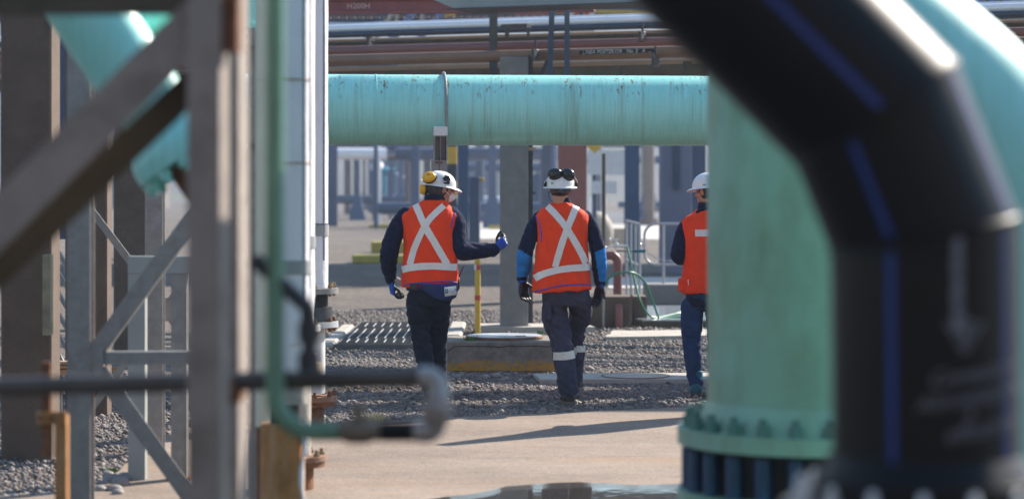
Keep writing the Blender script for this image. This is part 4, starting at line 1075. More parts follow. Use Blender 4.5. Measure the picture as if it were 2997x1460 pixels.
mb = MB(); mb.cyl((xv, DV, gz(1500, DV)), (xv, DV, gz(1426, DV)), RF, 72); part('flange', mb, M['sea_green'], r)
mb = MB(); mb.cyl((xv, DV, 0), (xv, DV, gz(1502, DV)), RV, 64); part('lower_pipe', mb, M['sea_green'], r)
nb = MB(); nb.cyl((0, 0, 0), (0, 0, .04), .028, 6); nb.cyl((0, 0, .04), (0, 0, .065), .016, 12); nme = nb.mesh('flange_bolt'); setm(nme, mat('dark_teal_nut', (.09, .2, .17), .5, var=.25))
for k in range(24):
    a = 2 * math.pi * k / 24
    share('flange_bolt', nme, r, (xv + (RF - .045) * math.cos(a), DV + (RF - .045) * math.sin(a), gz(1245.5, DV)))
    share('valve_lug', lme, r, (xv + (RF - .045) * math.cos(a), DV + (RF - .045) * math.sin(a), gz(1423, DV)))
# teal bent pipe behind the black one
DT = 7.0
pth = catmull([P(1900, -380, DT), P(2340, -10, DT), P(2650, 240, DT), P(2800, 380, DT), P(2905, 560, DT), P(2930, 800, DT), P(2930, 1500, DT)], 8)
pth.append(Vector((pth[-1].x, DT, -.05)))
r = thing('bent_teal_pipe', 'thick bent teal pipe behind the black pipe at upper right', 'pipe', (pth[-1].x, DT, 0))
mb = MB(); mb.tube(pth, .3, 64); part('pipe_shell', mb, M['teal'], r)
mb = MB(); mb.cyl((pth[-1].x, DT, .3), (pth[-1].x, DT, .36), .42, 48); part('flange', mb, M['teal'], r)

# unseen stand added behind the green pipe to throw the long road shadow
r = thing('shadow_stand', 'unseen upright stand added behind the green pipe to throw a shadow', 'shadow caster', (1.86, 18.2, 0))
mb = MB(); mb.tube([(1.86, 18.2, 0), (1.86, 18.2, .5), (1.86, 18.2, .9), (1.86, 18.2, 1.35), (1.86, 18.2, 1.65), (1.86, 18.2, 2.2)], [.1, .12, .24, .25, .15, .07], 20); part('standpipe', mb, M['steel_blue'], r)
mb = MB(); mb.cyl((1.86, 18.2, 1.5), (1.62, 18.4, 1.2), .05, 12); part('shadow_arm', mb, M['steel_blue'], r)

# ------------------------------------------------------------------ foreground left: near column, braces
DN = 5.7
r = thing('near_column', 'blurred grey brown steel column in the left foreground', 'column', (gx(625, DN), DN, 0))
x0, x1 = gx(547, DN), gx(645, DN)
mb = MB(); mb.bb(x0, x1, DN, DN + .012, -.05, 4); part('flange_face', mb, M['steel_grey'], r, smooth=False)
mb = MB(); mb.bb(x1 - .014, x1, DN + .0125, DN + .18, -.05, 4); part('web', mb, M['steel_grey'], r, smooth=False)
mb = MB(); mb.bb(x0 + .03, x1 - .004, DN + .182, DN + .194, -.05, 4); part('rear_flange', mb, M['steel_grey'], r, smooth=False)
mb = MB(); mb.bb(x1 + .001, x1 + .04, DN + .02, DN + .1, gz(150, DN), gz(-20, DN)); part('gusset', mb, M['rust'], r, smooth=False)
def bar(p, q, w, dep, up=Vector((0, 1, 0))):
    t = (q - p).normalized(); n = up.cross(t).normalized(); M3 = Matrix((t, up, n)).transposed()
    return (p + q) / 2, ((q - p).length, dep, w), M3
def brace(name, label, p, q, w, dep, m, m2, legw=None, legdown=True):
    r = thing(name, label, 'brace', (p + q) / 2)
    c, s, M3 = bar(p, q, w, dep); mb = MB(); mb.box(c, s, mat=M3); part('face_leg', mb, m, r, smooth=False)
    n = M3.col[2]; sg = -1 if legdown else 1
    c2_ = c + n * sg * (w / 2 + dep / 2 + .0005) * 1 + M3.col[1] * ((legw or w) / 2)
    mb = MB(); mb.box(c2_, (s[0], (legw or w) + dep, dep), mat=M3); part('outstanding_leg', mb, m2, r, smooth=False)
    return r
k = DN / FPX
brace('diagonal_brace', 'broad grey diagonal brace crossing the upper left', P(-120, 775, DN + .02), P(590, 55, DN + .02), 118 * k, .008, M['steel_grey'], M['steel_grey'], .09)
brace('diagonal_brace', 'dark olive diagonal brace just below the broad grey one', P(-120, 912, DN + .15), P(600, 222, DN + .15), 80 * k, .01, M['steel_brown'], M['steel_brown'], .06)
mb = MB(); c = P(260, 12, DN + .1); mb.box(c, (700 * k, .1, 62 * k), rz=0); solo('top_beam', mb, M['steel_brown'], 'dark horizontal beam along the upper left corner', 'beam', smooth=False)
# further posts behind the near column, sunlit on their right flank
def near_post(px0, px1, d, dep, m, label, z1=4.5, z0=-.05):
    mb = MB(); x0, x1 = gx(px0, d), gx(px1, d); t = .009
    mb.bb(x0, x1, d, d + t, z0, z1); mb.bb(x1 - t, x1, d + t + .0005, d + dep, z0, z1)
    return solo('steel_post', mb, m, label, 'post', smooth=False)
near_post(655, 698, 6.9, .26, M['steel_grey'], 'blurred steel post with sunlit flank right of the near column')
r = thing('conduit_post', 'slim grey conduit post with clamps left of the green pipe', 'post', (gx(740, 11.5), 11.5, 0))
mb = MB(); mb.bb(gx(728, 11.5), gx(751, 11.5), 11.5, 11.54, -.05, gz(90, 11.5)); part('shaft', mb, M['galv'], r, smooth=False)
for py0, py1 in ((85, 140), (320, 425)):
    mb = MB(); mb.bb(gx(729, 11.5), gx(757, 11.5), 11.46, 11.56, gz(py1, 11.5), gz(py0, 11.5), bev=.004); part('clamp', mb, M['galv'], r, angle=25)
# teal thing at the top behind the posts
mb = MB(); c = P(735, 30, 13); mb.cyl(P(735, -120, 13), P(735, 84, 13), .045, 24); mb.cyl(P(735, 70, 13), P(735, 84, 13), .06, 24); solo('teal_stub', mb, M['teal'], 'short teal pipe end at the top between steel posts and white pipes', 'pipe')

# galvanised H column with K braces, left
DL = 12.0; kl = DL / FPX
r = thing('galvanised_column', 'galvanised H column with bright right edge at left', 'column', (gx(232, DL), DL, 0))
x0, x1 = gx(196, DL), gx(264, DL)
mb = MB(); mb.bb(x0, x1, DL, DL + .01, -.05, 4.4); part('front_flange', mb, M['galv'], r, smooth=False)
mb = MB(); mb.bb((x0 + x1) / 2 - .005, (x0 + x1) / 2 + .005, DL + .0105, DL + .12, -.05, 4.4); part('web', mb, M['galv'], r, smooth=False)
mb = MB(); mb.bb(x0, x1, DL + .1205, DL + .13, -.05, 4.4); part('rear_flange', mb, M['galv'], r, smooth=False)
mb = MB(); mb.bb(gx(266, DL), gx(300, DL), DL + .014, DL + .02, gz(1110, DL), gz(1010, DL)); part('gusset_plate', mb, M['galv'], r, smooth=False)
for lab, a, b, w, ld in (('rising diagonal angle brace from the left galvanised column', (276, 1030), (640, 530), 46, False), ('level angle brace at the left galvanised column', (302, 1050), (700, 1048), 34, True), ('falling diagonal angle brace with bluish top below the level brace', (290, 1080), (590, 1500), 44, False)):
    brace('angle_brace', lab, P(*a, DL + .03), P(*b, DL + .03), w * kl, .006, M['galv'], M['galv'], .06, ld)
# concrete columns
for px0, px1, d, dep, lab, m in ((2, 150, 15.05, .3, 'wide brown concrete column at the far left edge', 'concrete_col'), (190, 313, 17.9, .22, 'brown concrete column behind the left galvanised column', 'concrete_col'), (332, 426, 24.0, .3, 'tall brown concrete column behind the white steel frame', 'concrete_col')):
    mb = MB(); mb.bb(gx(px0, d), gx(px1, d), d, d + dep, -.1, 5.5, bev=.012); solo('concrete_column', mb, M[m], lab, 'column', angle=25)
M['patchy'] = mat('patchy_pale_strip', (.24, .22, .15), .8, var=.3, scale=9, col2=(.11, .13, .05), s2=5)  # pale brown strip with olive patches along the column edge
mb = MB(); d = 14.9; mb.bb(gx(126, d), gx(150, d), d - .02, d + .06, gz(980, d), gz(745, d)); solo('patchy_strip', mb, M['patchy'], 'mossy pale strip on the right edge of the wide concrete column', 'strip', smooth=False)
def lpost(px0, px1, d, m, label, z1=4.5, z0=-.05, dep=.1):
    mb = MB(); x0, x1 = gx(px0, d), gx(px1, d); w = x1 - x0
    mb.bb(x0, x1, d, d + .01, z0, z1); mb.bb((x0 + x1) / 2 - .004, (x0 + x1) / 2 + .004, d + .0105, d + dep, z0, z1); mb.bb(x0, x1, d + dep + .0005, d + dep + .01, z0, z1)
    return solo('galvanised_post', mb, M[m], label, 'post', smooth=False)
lpost(425, 476, 15.4, 'galv', 'galvanised post with bright edge behind the white steel frame')
# portal frame
d = 14.0
r = thing('portal_frame', 'pale galvanised portal frame with level top at lower left', 'frame', (gx(460, d), d, 0))
mb = MB(); mb.bb(gx(374, d), gx(600, d), d, d + .1, gz(800, d), gz(750, d)); part('top_beam', mb, M['panel_grey'], r, smooth=False)
mb = MB(); mb.bb(gx(374, d), gx(424, d), d + .005, d + .095, -.05, gz(801, d)); part('leg', mb, M['panel_grey'], r, smooth=False)
mb = MB(); mb.bb(gx(500, d), gx(544, d), d + .005, d + .095, -.0, gz(801, d)); part('leg', mb, M['galv'], r, smooth=False)
mb = MB(); mb.bb(gx(490, d), gx(556, d), d - .04, d + .14, 0, .03); part('base_plate', mb, M['rust'], r, smooth=False)
# bolted cross gusset behind
d = 16.5; c = P(482, 905, d); r = thing('cross_gusset', 'bolted gusset of crossing braces between the left posts', 'gusset', c)
mb = MB(); mb.box(c, (.11, .012, .16)); part('plate', mb, M['steel_grey'], r, smooth=False)
for sx in (-1, 1):
    for sz in (-1, 1):
        mb = MB(); p = c + Vector((sx * .03, .02, sz * .05)); q = c + Vector((sx * .6, .02, sz * .8)); cc, s, M3 = bar(p, q, .05, .01); mb.box(cc, s, mat=M3); part('cross_brace', mb, M['galv'], r, smooth=False)
for i in range(3):
    mb = MB(); mb.cyl(c + Vector((-.01, -.016, .045 - i * .036)), c + Vector((-.01, -.004, .045 - i * .036)), .009, 8); part('bolt', mb, M['steel_dark'], r)
# stair-like slats far left gap
d = 20; r = thing('far_stair', 'grey far steps seen in the gap beside the wide concrete column', 'stair', P(175, 900, d))
for i in range(6):
    mb = MB(); p = P(148, 700 + i * 60, d); q = P(196, 780 + i * 60, d); cc, s, M3 = bar(p, q, .03, .06); mb.box(cc, s, mat=M3); part('tread', mb, M['galv'], r, smooth=False)
mb = MB(); mb.bb(gx(146, 20.2), gx(206, 20.2), 20.2, 20.3, gz(700, 20.2), 4); part('back_panel', mb, M['grey_box'], r, smooth=False)
d = 17.2; r = thing('rusty_tray', 'stack of rusty orange channels in the gap beside the wide concrete column', 'channel stack', P(175, 1085, d))
for py0, py1, m_ in ((1058, 1066, 'tan'), (1069, 1078, 'rust_orange'), (1081, 1098, 'rust_orange')):
    mb = MB(); mb.bb(gx(140, d), gx(300, d), d, d + .12, gz(py1, d), gz(py0, d)); part('channel', mb, M[m_], r, smooth=False)
mb = MB(); mb.bb(gx(160, d), gx(176, d), d + .02, d + .1, 0, gz(1099, d)); part('leg', mb, M['steel_dark'], r, smooth=False)
d = 19.0; r = thing('rusty_hook_bracket', 'small rusty bracket on a pale stub behind the level brace', 'bracket', (gx(335, d), d, 0))
mb = MB(); mb.bb(gx(312, d), gx(346, d), d, d + .06, gz(1094, d), gz(1076, d)); part('bracket', mb, M['rust_orange'], r, smooth=False)
mb = MB(); mb.bb(gx(324, d), gx(344, d), d + .005, d + .06, 0, gz(1095, d)); part('stub', mb, M['concrete_pale'], r, smooth=False)
# rusty pipe support at lower left
d = 9.2; r = thing('rusty_support', 'rusty orange angle support with two bolts at lower left', 'pipe support', (gx(175, d), d, 0))
mb = MB(); mb.bb(gx(160, d), gx(195, d), d, d + .05, -.05, gz(1215, d)); part('post', mb, M['rust_orange'], r, smooth=False)
mb = MB(); mb.bb(gx(108, d), gx(195, d), d - .012, d - .001, gz(1240, d), gz(1203, d)); part('top_plate', mb, M['rust_orange'], r, smooth=False)
mb = MB(); mb.bb(gx(122, d), gx(148, d), d + .0, d + .03, gz(1335, d), gz(1060, d)); part('strap', mb, M['rust'], r, smooth=False)
for px in (117, 150):
    mb = MB(); mb.cyl(P(px, 1222, d - .03), P(px, 1222, d - .011), .009, 8); part('bolt', mb, M['rust'], r)
# teal inclined pipe with flanged end, upper left
d = 8.6; kd = d / FPX
a, b = P(140, -150, d), P(400, 240, d); t = (b - a).normalized()
r = thing('inclined_teal_pipe', 'inclined teal pipe with bolted flange behind the diagonal braces', 'pipe', a)
mb = MB(); mb.cyl(a, b, 115 * kd, 48); part('pipe_shell', mb, M['teal'], r)
mb = MB(); mb.tube([b + t * .002, b + t * .1, b + t * .2, b + t * .24], [115 * kd, 108 * kd, 105 * kd, 110 * kd], 48); part('reducer', mb, M['teal'], r)
fl = b + t * .25
mb = MB(); mb.tube([fl - t * .06, fl, fl + t * .035, fl + t * .08], [115 * kd, 150 * kd, 158 * kd, 158 * kd], 48); part('flange', mb, M['teal'], r)
q = t.to_track_quat('Z', 'Y'); bm2 = MB(); bm2.cyl((0, 0, .06), (0, 0, .13), .014, 8); bm2.cyl((0, 0, .08), (0, 0, .11), .024, 6); bme = bm2.mesh('flange_bolt'); setm(bme, M['teal'])
for i in range(12):
    v = q @ Vector((138 * kd * math.cos(i * math.pi / 6), 138 * kd * math.sin(i * math.pi / 6), 0)); share('flange_bolt', bme, r, fl + v, q.to_euler())
mb = MB(); mb.cyl(fl + t * .09, fl + t * .35, 70 * kd, 32); part('rusty_spool', mb, M['rust'], r)
mb = MB(); mb.cyl(P(470, 40, 8.9), P(560, 60, 8.9), 45 * kd, 32); mb.cyl(P(390, 100, 8.9), P(480, 40, 8.9), 45 * kd, 32); solo('teal_branch', mb, M['teal'], 'short teal branch pipe below the top beam beside the near column', 'pipe')

# ------------------------------------------------------------------ small pipework in the left foreground
DP = 6.0; kp = DP / FPX
r = thing('green_line', 'slim green pipe running down and bending right to a valve', 'pipe', (gx(805, DP), DP, 0))
xa = gx(805, DP); ze = gz(1262, DP)
path = [Vector((xa, DP, 3.2)), Vector((xa, DP, ze + .22))] + arc_elbow((xa, DP, ze), (0, 0, -1), (1, 0, 0), .095, 12) + [Vector((gx(990, DP), DP, ze))]
mb = MB(); mb.tube(path, 28 * kp, 28); part('tube', mb, M['green_small'], r)
M['brass'] = mat('dull_bronze', (.22, .17, .12), .5, .5, var=.2, scale=12)
r = thing('ball_valve', 'blurred bronze valve with stem on the green pipe end', 'valve', P(1045, 1262, DP))
vp = lambda px, py: P(px, py, DP)
mb = MB(); mb.tube([vp(990, 1262), vp(1004, 1262), vp(1010, 1262), vp(1045, 1262), vp(1085, 1262), vp(1092, 1262), vp(1112, 1262)], [27 * kp, 27 * kp, 35 * kp, 38 * kp, 35 * kp, 28 * kp, 28 * kp], 8); part('valve_body', mb, M['brass'], r)
mb = MB(); mb.cyl(vp(1048, 1240), vp(1048, 1195), 14 * kp, 12); mb.cyl(vp(1048, 1205), vp(1048, 1180), 24 * kp, 12, 14 * kp); part('stem', mb, M['brass'], r)
r = thing('dark_pipe_line', 'blurred dark pipe loop with bright elbows in the left foreground', 'pipe', (gx(1250, DP), DP, 0))
y2 = DP + .05
mb = MB(); mb.tube([P(-300, 1138, DP + .3), P(300, 1125, DP + .15), P(1262, 1104, DP)], 29 * kp, 24); part('long_pipe', mb, M['line_dark'], r)
M['elbow_bright'] = mat('shiny_malleable_elbow', (.42, .4, .38), .35, .35, var=.15)
el = [P(1225, 1104, DP)] + [tuple(p) for p in arc_elbow(P(1283, 1104, DP), (1, 0, 0), (0, -.25, -1), 36 * kp, 8)] + [P(1284, 1175, DP - .02)]
mb = MB(); mb.tube(el, 33 * kp, 20); part('upper_elbow', mb, M['elbow_bright'], r)
mb = MB(); mb.tube([P(1284, 1165, DP - .02), P(1280, 1200, DP - .03), P(1276, 1235, DP - .03)], [34 * kp, 44 * kp, 36 * kp], 8); part('union_nut', mb, M['steel_grey'], r)
el = [P(1274, 1225, DP - .02)] + [tuple(p) for p in arc_elbow(P(1272, 1262, DP - .01), (0, 0, -1), (-1, 0, 0), 26 * kp, 8)] + [P(1225, 1262, DP)]
mb = MB(); mb.tube(el, 34 * kp, 20); part('lower_elbow', mb, M['elbow_bright'], r)
mb = MB(); mb.cyl(P(1112, 1262, DP), P(1235, 1262, DP), 30 * kp, 24); part('nipple', mb, M['hdpe'], r)
# riser with two elbows
rz = [P(905, 1085, DP), P(905, 960, DP)] + [tuple(p) for p in arc_elbow(P(905, 900, DP), (0, 0, 1), (-.8, 0, .62), 50 * kp, 8)] + [P(740, 755, DP)]
mb = MB(); mb.tube(rz, 23 * kp, 20); part('riser', mb, M['steel_dark'], r)
mb = MB(); mb.cyl(P(905, 1085, DP), P(905, 1030, DP), 33 * kp, 16); mb.cyl(P(905, 1000, DP), P(905, 940, DP), 32 * kp, 16); part('riser_socket', mb, M['steel_dark'], r)
mb = MB(); mb.cyl(P(700, 1135, DP + .08), P(640, 1150, DP + .1), 40 * kp, 16); part('rusty_coupling', mb, M['rust'], r)

M['flange_rust'] = mat('brown_rusty_flange', (.26, .13, .07), .75, .1, var=.35, scale=14, bump=.4, bscale=60, col2=(.33, .28, .24), s2=9)
# ------------------------------------------------------------------ row of white clad vertical pipes
def white_pipe(label, px_r, d, rad, zb, seam, fl_specs, rust_base=None):
    xr = gx(px_r, d); x = xr - rad
    r = thing('white_pipe', label, 'pipe', (x, d, 0))
    n = 60; rows = []
    for i in range(n + 1):
        z = zb + (5.0 - zb) * i / n
        rows.append([(x + (rad + .004 * noise.noise(Vector((math.cos(t) * 2, math.sin(t) * 2, z * 5 + d)))) * math.cos(t), d + rad * math.sin(t), z) for t in [2 * math.pi * j / 40 for j in range(40)]])
    mb = MB(); mb.rings(rows); part('cladding', mb, M['white_clad'], r)
    if seam:
        mb = MB(); a = R(-38)
        mb.tube([(x + (rad + .003) * math.cos(a + .03 * noise.noise(Vector((0, d, z * 3)))), d + (rad + .003) * math.sin(a), z) for z in [zb + .2 + i * .07 for i in range(55)]], .007, 6)
        part('stitched_seam', mb, M['seam'], r)
    for z0, z1, rr, m_ in fl_specs:
        mb = MB(); mb.cyl((x, d, z0), (x, d, z1), rr, 36); part('flange' if rr > rad * .9 else 'spool', mb, M[m_], r)
    return r, x
bt = MB(); bt.cyl((0, 0, -.05), (0, 0, .05), .011, 8); bt.cyl((0, 0, .012), (0, 0, .03), .02, 6); bt.cyl((0, 0, -.035), (0, 0, -.017), .02, 6)
bt_me = bt.mesh('flange_bolt'); setm(bt_me, M['bolt'])
bt2 = bt.mesh('flange_bolt'); setm(bt2, M['rust'])
def bolts(r, x, d, z, rr, n, me):
    for i in range(n):
        a = 2 * math.pi * (i + .3) / n; share('flange_bolt', me, r, (x + rr * math.cos(a), d + rr * math.sin(a), z))
# third (farthest)
d = 17.2; rad = .12
z1 = gz(850, d)
r, x = white_pipe('farthest white clad pipe of the row, edge of the view to the workers', 960, d, rad, z1 + .02, True, [(z1 - .02, z1 + .018, .195, 'galv'), (gz(895, d), z1 - .021, .12, 'hdpe'), (gz(938, d), gz(897, d), .15, 'steel_dark'), (gz(956, d), gz(940, d), .195, 'galv_bright'), (gz(1150, d), gz(957, d), .1, 'white'), (gz(1172, d), gz(1158, d), .19, 'flange_rust'), (gz(1187, d), gz(1173, d), .17, 'rust'), (0, gz(1188, d), .09, 'rust')])
bolts(r, x, d, z1 + .01, .165, 8, bt_me); bolts(r, x, d, gz(948, d), .165, 8, bt2); bolts(r, x, d, gz(1163, d), .16, 8, bt2)
mb = MB(); mb.tube([(x, d, gz(640, d)), (x, d, gz(634, d)), (x, d, gz(605 + 50, d))], rad + .006, 40); mb.v = []; mb.f = []; mb.m = []
mb.cyl((x, d, gz(690, d)), (x, d, gz(658, d)), rad + .007, 40); part('strap_band', mb, M['panel_grey'], r)
mb = MB(); mb.cyl((x, d, gz(657, d)), (x, d, gz(654, d)), rad + .004, 40); part('joint_line', mb, M['steel_dark'], r)
# second
d = 13.6; rad = .115
r, x = white_pipe('middle white clad pipe of the row', 921, d, rad, gz(945, d), True, [(gz(968, d), gz(950, d), .15, 'white'), (gz(1030, d), gz(970, d), .1, 'concrete_pale'), (gz(1060, d), gz(1031, d), .13, 'steel_grey'), (gz(1085, d), gz(1061, d), .16, 'tan'), (gz(1330, d), gz(1086, d), .095, 'concrete_pale'), (gz(1345, d), gz(1331, d), .185, 'flange_rust'), (gz(1362, d), gz(1346, d), .175, 'rust'), (0, gz(1363, d), .11, 'rust')])
bolts(r, x, d, gz(1338, d), .155, 8, bt_me); bolts(r, x, d, gz(960, d), .12, 8, bt2)
mb = MB(); mb.cyl((x, d, gz(725, d)), (x, d, gz(690, d)), rad + .006, 40); part('strap_band', mb, M['panel_grey'], r)
# pale cream pipe beside the nearest one
d = 11.3; rad = .046; x = gx(776, d)
r = thing('cream_pipe', 'slim cream vertical pipe left of the nearest white pipe', 'pipe', (x, d, 0))
M['cream'] = mat('cream_pipe_paint', (.62, .6, .48), .6, var=.1, scale=3, col2=(.5, .33, .2), s2=3, st2=(2, 2, 5), th=(.66, .74))
mb = MB(); mb.cyl((x, d, .6), (x, d, 5), rad, 32); part('pipe_shell', mb, M['cream'], r)
mb = MB(); mb.cyl((x, d, -.05), (x, d, .6), rad * .9, 24); part('foot', mb, M['rust'], r)
# first (nearest)
d = 10.6; rad = .088
r, x = white_pipe('nearest and broadest white clad pipe with rusty foot', 905, d, rad, gz(1120, d), True, [(gz(1180, d), gz(1122, d), .08, 'concrete_pale')])
mb = MB(); mb.cyl((x - .03, d, -.05), (x - .03, d, gz(1238, d)), .098, 40); part('rusty_sleeve', mb, M['rust_orange'], r)
mb = MB(); mb.cyl((x - .02, d, gz(1237, d)), (x - .02, d, gz(1181, d)), .065, 32); part('spool', mb, M['hdpe'], r)
mb = MB(); mb.tube([(x + .062 + .01 * math.sin(i), d - .05, gz(1240, d) - i * .05) for i in range(14)], [.012 + .006 * math.sin(i * 1.7) for i in range(14)], 8); part('white_drip', mb, M['white_clad'], r)
mb = MB(); mb.cyl((x, d, gz(800, d)), (x, d, gz(760, d)), rad + .007, 40); part('strap_band', mb, M['panel_grey'], r)
for py in (235, 478):
    mb = MB(); mb.tube([(x + (rad + .003) * math.cos(t), d + (rad + .003) * math.sin(t), gz(py, d)) for t in [i * math.pi / 20 for i in range(41)]], .003, 6, caps=False); part('rust_ring', mb, M['rust_orange'], r)

# ------------------------------------------------------------------ unseen hall added behind the viewpoint to dim the sky light
r = thing('light_blocking_hall', 'unseen brown hall added behind the viewpoint to hold back sky light', 'light blocker', (0, -9, 0))
M['hall'] = mat('light_blocking_hall_brown', (.2, .18, .165), .8, var=.15, scale=.5)
mb = MB(); mb.bb(-30, 30, -22, -8, -.1, 6.5); part('wall', mb, M['hall'], r, smooth=False)
mb = MB(); mb.prism([(-30.5, 6.51), (30.5, 6.51), (0, 8.5)], -22.5, -7.5); part('roof', mb, M['steel_brown'], r, smooth=False)

# ------------------------------------------------------------------ workers
def sring(cx, cy, z, rx, ry, n=40, e=2.4, tilt=0.0):
    out = []
    for j in range(n):
        t = 2 * math.pi * j / n; c, s = math.cos(t), math.sin(t)
        x = rx * math.copysign(abs(c) ** (2 / e), c); y = ry * math.copysign(abs(s) ** (2 / e), s)
        out.append(Vector((cx + x, cy + y, z + tilt * x)))
    return out
def limb(mb, pts, rads, k=6, n=20):
    p = catmull(pts, k); r_ = lerp_list(rads, k)
    mb.tube(p, r_, n)
    mb.ell(p[0], (r_[0],) * 3); mb.ell(p[-1], (r_[-1],) * 3)
def folds(amp, sx, sz, seed, ridge=True):
    def f(co):
        p = Vector((co.x * sx + seed, co.y * sx, co.z * sz + co.x * sx * .5))
        v = noise.noise(p) * .65 + noise.noise(p * 2.3) * .35
        if ridge: v = 1 - 2 * abs(v) - .5
        return amp * v
    return f
def finger(mb, base, d0, bend_axis, lens, bends, r0):
    p = [Vector(base)]; d_ = Vector(d0).normalized()
    for L, b in zip(lens, bends):
        d_ = (Matrix.Rotation(b, 3, bend_axis) @ d_).normalized()
        p.append(p[-1] + d_ * L)
    rr = [r0, r0 * .97, r0 * .9, r0 * .72][:len(p)]
    mb.tube(p, rr, 10)
    for q, r_ in zip(p, rr): mb.ell(q, (r_,) * 3, None, 10, 8)
def hand(curl, side, thumb='rest'):
    """hand hanging along -z, palm towards +y; side=+1 has the thumb on +x"""
    mb = MB()
    mb.rings([sring(0, 0, .02, .028, .022, 16), sring(0, 0, -.01, .03, .022, 16), sring(.002 * side, 0, -.04, .041, .019, 16), sring(.002 * side, 0, -.075, .044, .017, 16), sring(0, 0, -.095, .04, .014, 16)])
    for i, (x, L) in enumerate(((.033, .95), (.011, 1.05), (-.011, 1.0), (-.032, .78))):
        x *= side
        finger(mb, (x, 0, -.088), (x * .6, 0, -1), Vector((1, 0, 0)), (.042 * L, .027 * L, .022 * L), [c * (1 + .12 * i) for c in curl], .0098)
    if thumb == 'rest': finger(mb, (.035 * side, .006, -.03), (side * .75, .35, -.75), Vector((1, 0, 0)), (.035, .032, .024), (.15, .3, .25), .0115)
    else: finger(mb, (.034 * side, .008, -.04), (side * .25, .75, -.6), Vector((1, 0, 0)), (.036, .034, .026), (-.1, -.45, -.35), .0115)
    return mb
def rot_to(mb, M4):
    mb.v = [tuple(M4 @ Vector(v)) for v in mb.v]; return mb
def mesh_mat(me, fn):
    for p in me.polygons: p.material_index = fn(p.center)
def to_local(me): return me

class Person:
    def __init__(s, label, X, D):
        s.o = Vector((X, D, 0.01)); s.root = thing('person', label, 'person', (X, D, 0.01), 'workers in orange vests')
        s.root.name = 'person'
    def put(s, name, me_or_mb, m, parent=None, label=None, angle=None):
        if isinstance(me_or_mb, MB): me = me_or_mb.mesh(name, (0, 0, 0), True, angle)
        else: me = me_or_mb; me.name = name
        setm(me, m)
        o = bpy.data.objects.new(name, me); o.parent = parent or s.root; COL.objects.link(o); ORG[o.name] = s.o
        if label: o['label'] = label
        return o

def head_mb(c, yaw, pitch=0.0, neck_to=None):
    Mh = Matrix.Rotation(yaw, 3, 'Z') @ Matrix.Rotation(pitch, 3, 'X')
    mb = MB(); c = Vector(c); q = lambda x, y, z: c + Mh @ Vector((x, y, z))
    mb.ell(c + Mh @ Vector((0, -.01, .025)), (.077, .098, .1), Mh, 24, 18)
    mb.ell(q(0, .03, -.04), (.062, .068, .085), Mh, 20, 14)
    mb.ell(q(0, .065, -.088), (.033, .03, .026), Mh)
    mb.tube([q(0, .088, .03), q(0, .106, -.002), q(0, .116, -.022), q(0, .095, -.034)], [.009, .013, .017, .012], 10)
    mb.ell(q(0, .09, -.06), (.026, .012, .01), Mh)
    mb.ell(q(0, .085, .045), (.05, .014, .012), Mh)
    for sx in (-1, 1):
        mb.ell(q(sx * .08, -.005, -.005), (.011, .02, .034), Mh @ Matrix.Rotation(sx * -.35, 3, 'Z'))
        mb.ell(q(sx * .055, .05, -.02), (.018, .03, .03), Mh)
    if neck_to is not None:
        mb.tube([q(0, -.025, -.04), (q(0, -.03, -.09) + Vector(neck_to)) / 2, Vector(neck_to)], [.058, .057, .07], 20)
    return mb, Mh, q

def helmet(pn, c, yaw, pitch, mark=None):
    """hard hat: dome with ridge, brim all round, peak at the front"""
    Mh = Matrix.Rotation(yaw, 3, 'Z') @ Matrix.Rotation(pitch, 3, 'X'); c = Vector(c); nu = 56
    rows = []
    def shell(off):
        rows = []
        for i in range(15):
            t = (i / 14) * math.pi / 2
            row = []
            for j in range(nu):
                a = 2 * math.pi * j / nu
                rx, ry = .112 + off, .134 + off
                rr = math.sin(t) ** .92
                ridge = .006 * math.exp(-(math.cos(a) * rr / .16) ** 2) * rr if rr < .9 else 0
                row.append(Vector((rx * rr * math.cos(a), ry * rr * math.sin(a), (.118 + off + ridge) * math.cos(t) ** .9 if t < 1.57 else 0)))
            rows.append(row)
        return rows
    rows = shell(0)
    for ex, dz in ((.012, -.006), (.02, -.012), (.021, -.016), (.0, -.014)):
        row = []
        for j in range(nu):
            a = 2 * math.pi * j / nu
            f = max(0, math.sin(a)) ** 2
            e_ = ex * (1 + 1.9 * f) if ex else -.004
            row.append(Vector(((.112 + e_) * math.cos(a), (.134 + e_) * math.sin(a), dz - .012 * f * (ex > .015))))
        rows.append(row)
    inner = shell(-.006)
    for rw in reversed(inner): rows.append(rw)
    mb = MB(); mb.rings([[c + Mh @ v for v in rw] for rw in rows], caps=False)
    ob = pn.put('helmet', mb, M['helmet'], angle=60)
    return ob, Mh, (lambda x, y, z: c + Mh @ Vector((x, y, z)))

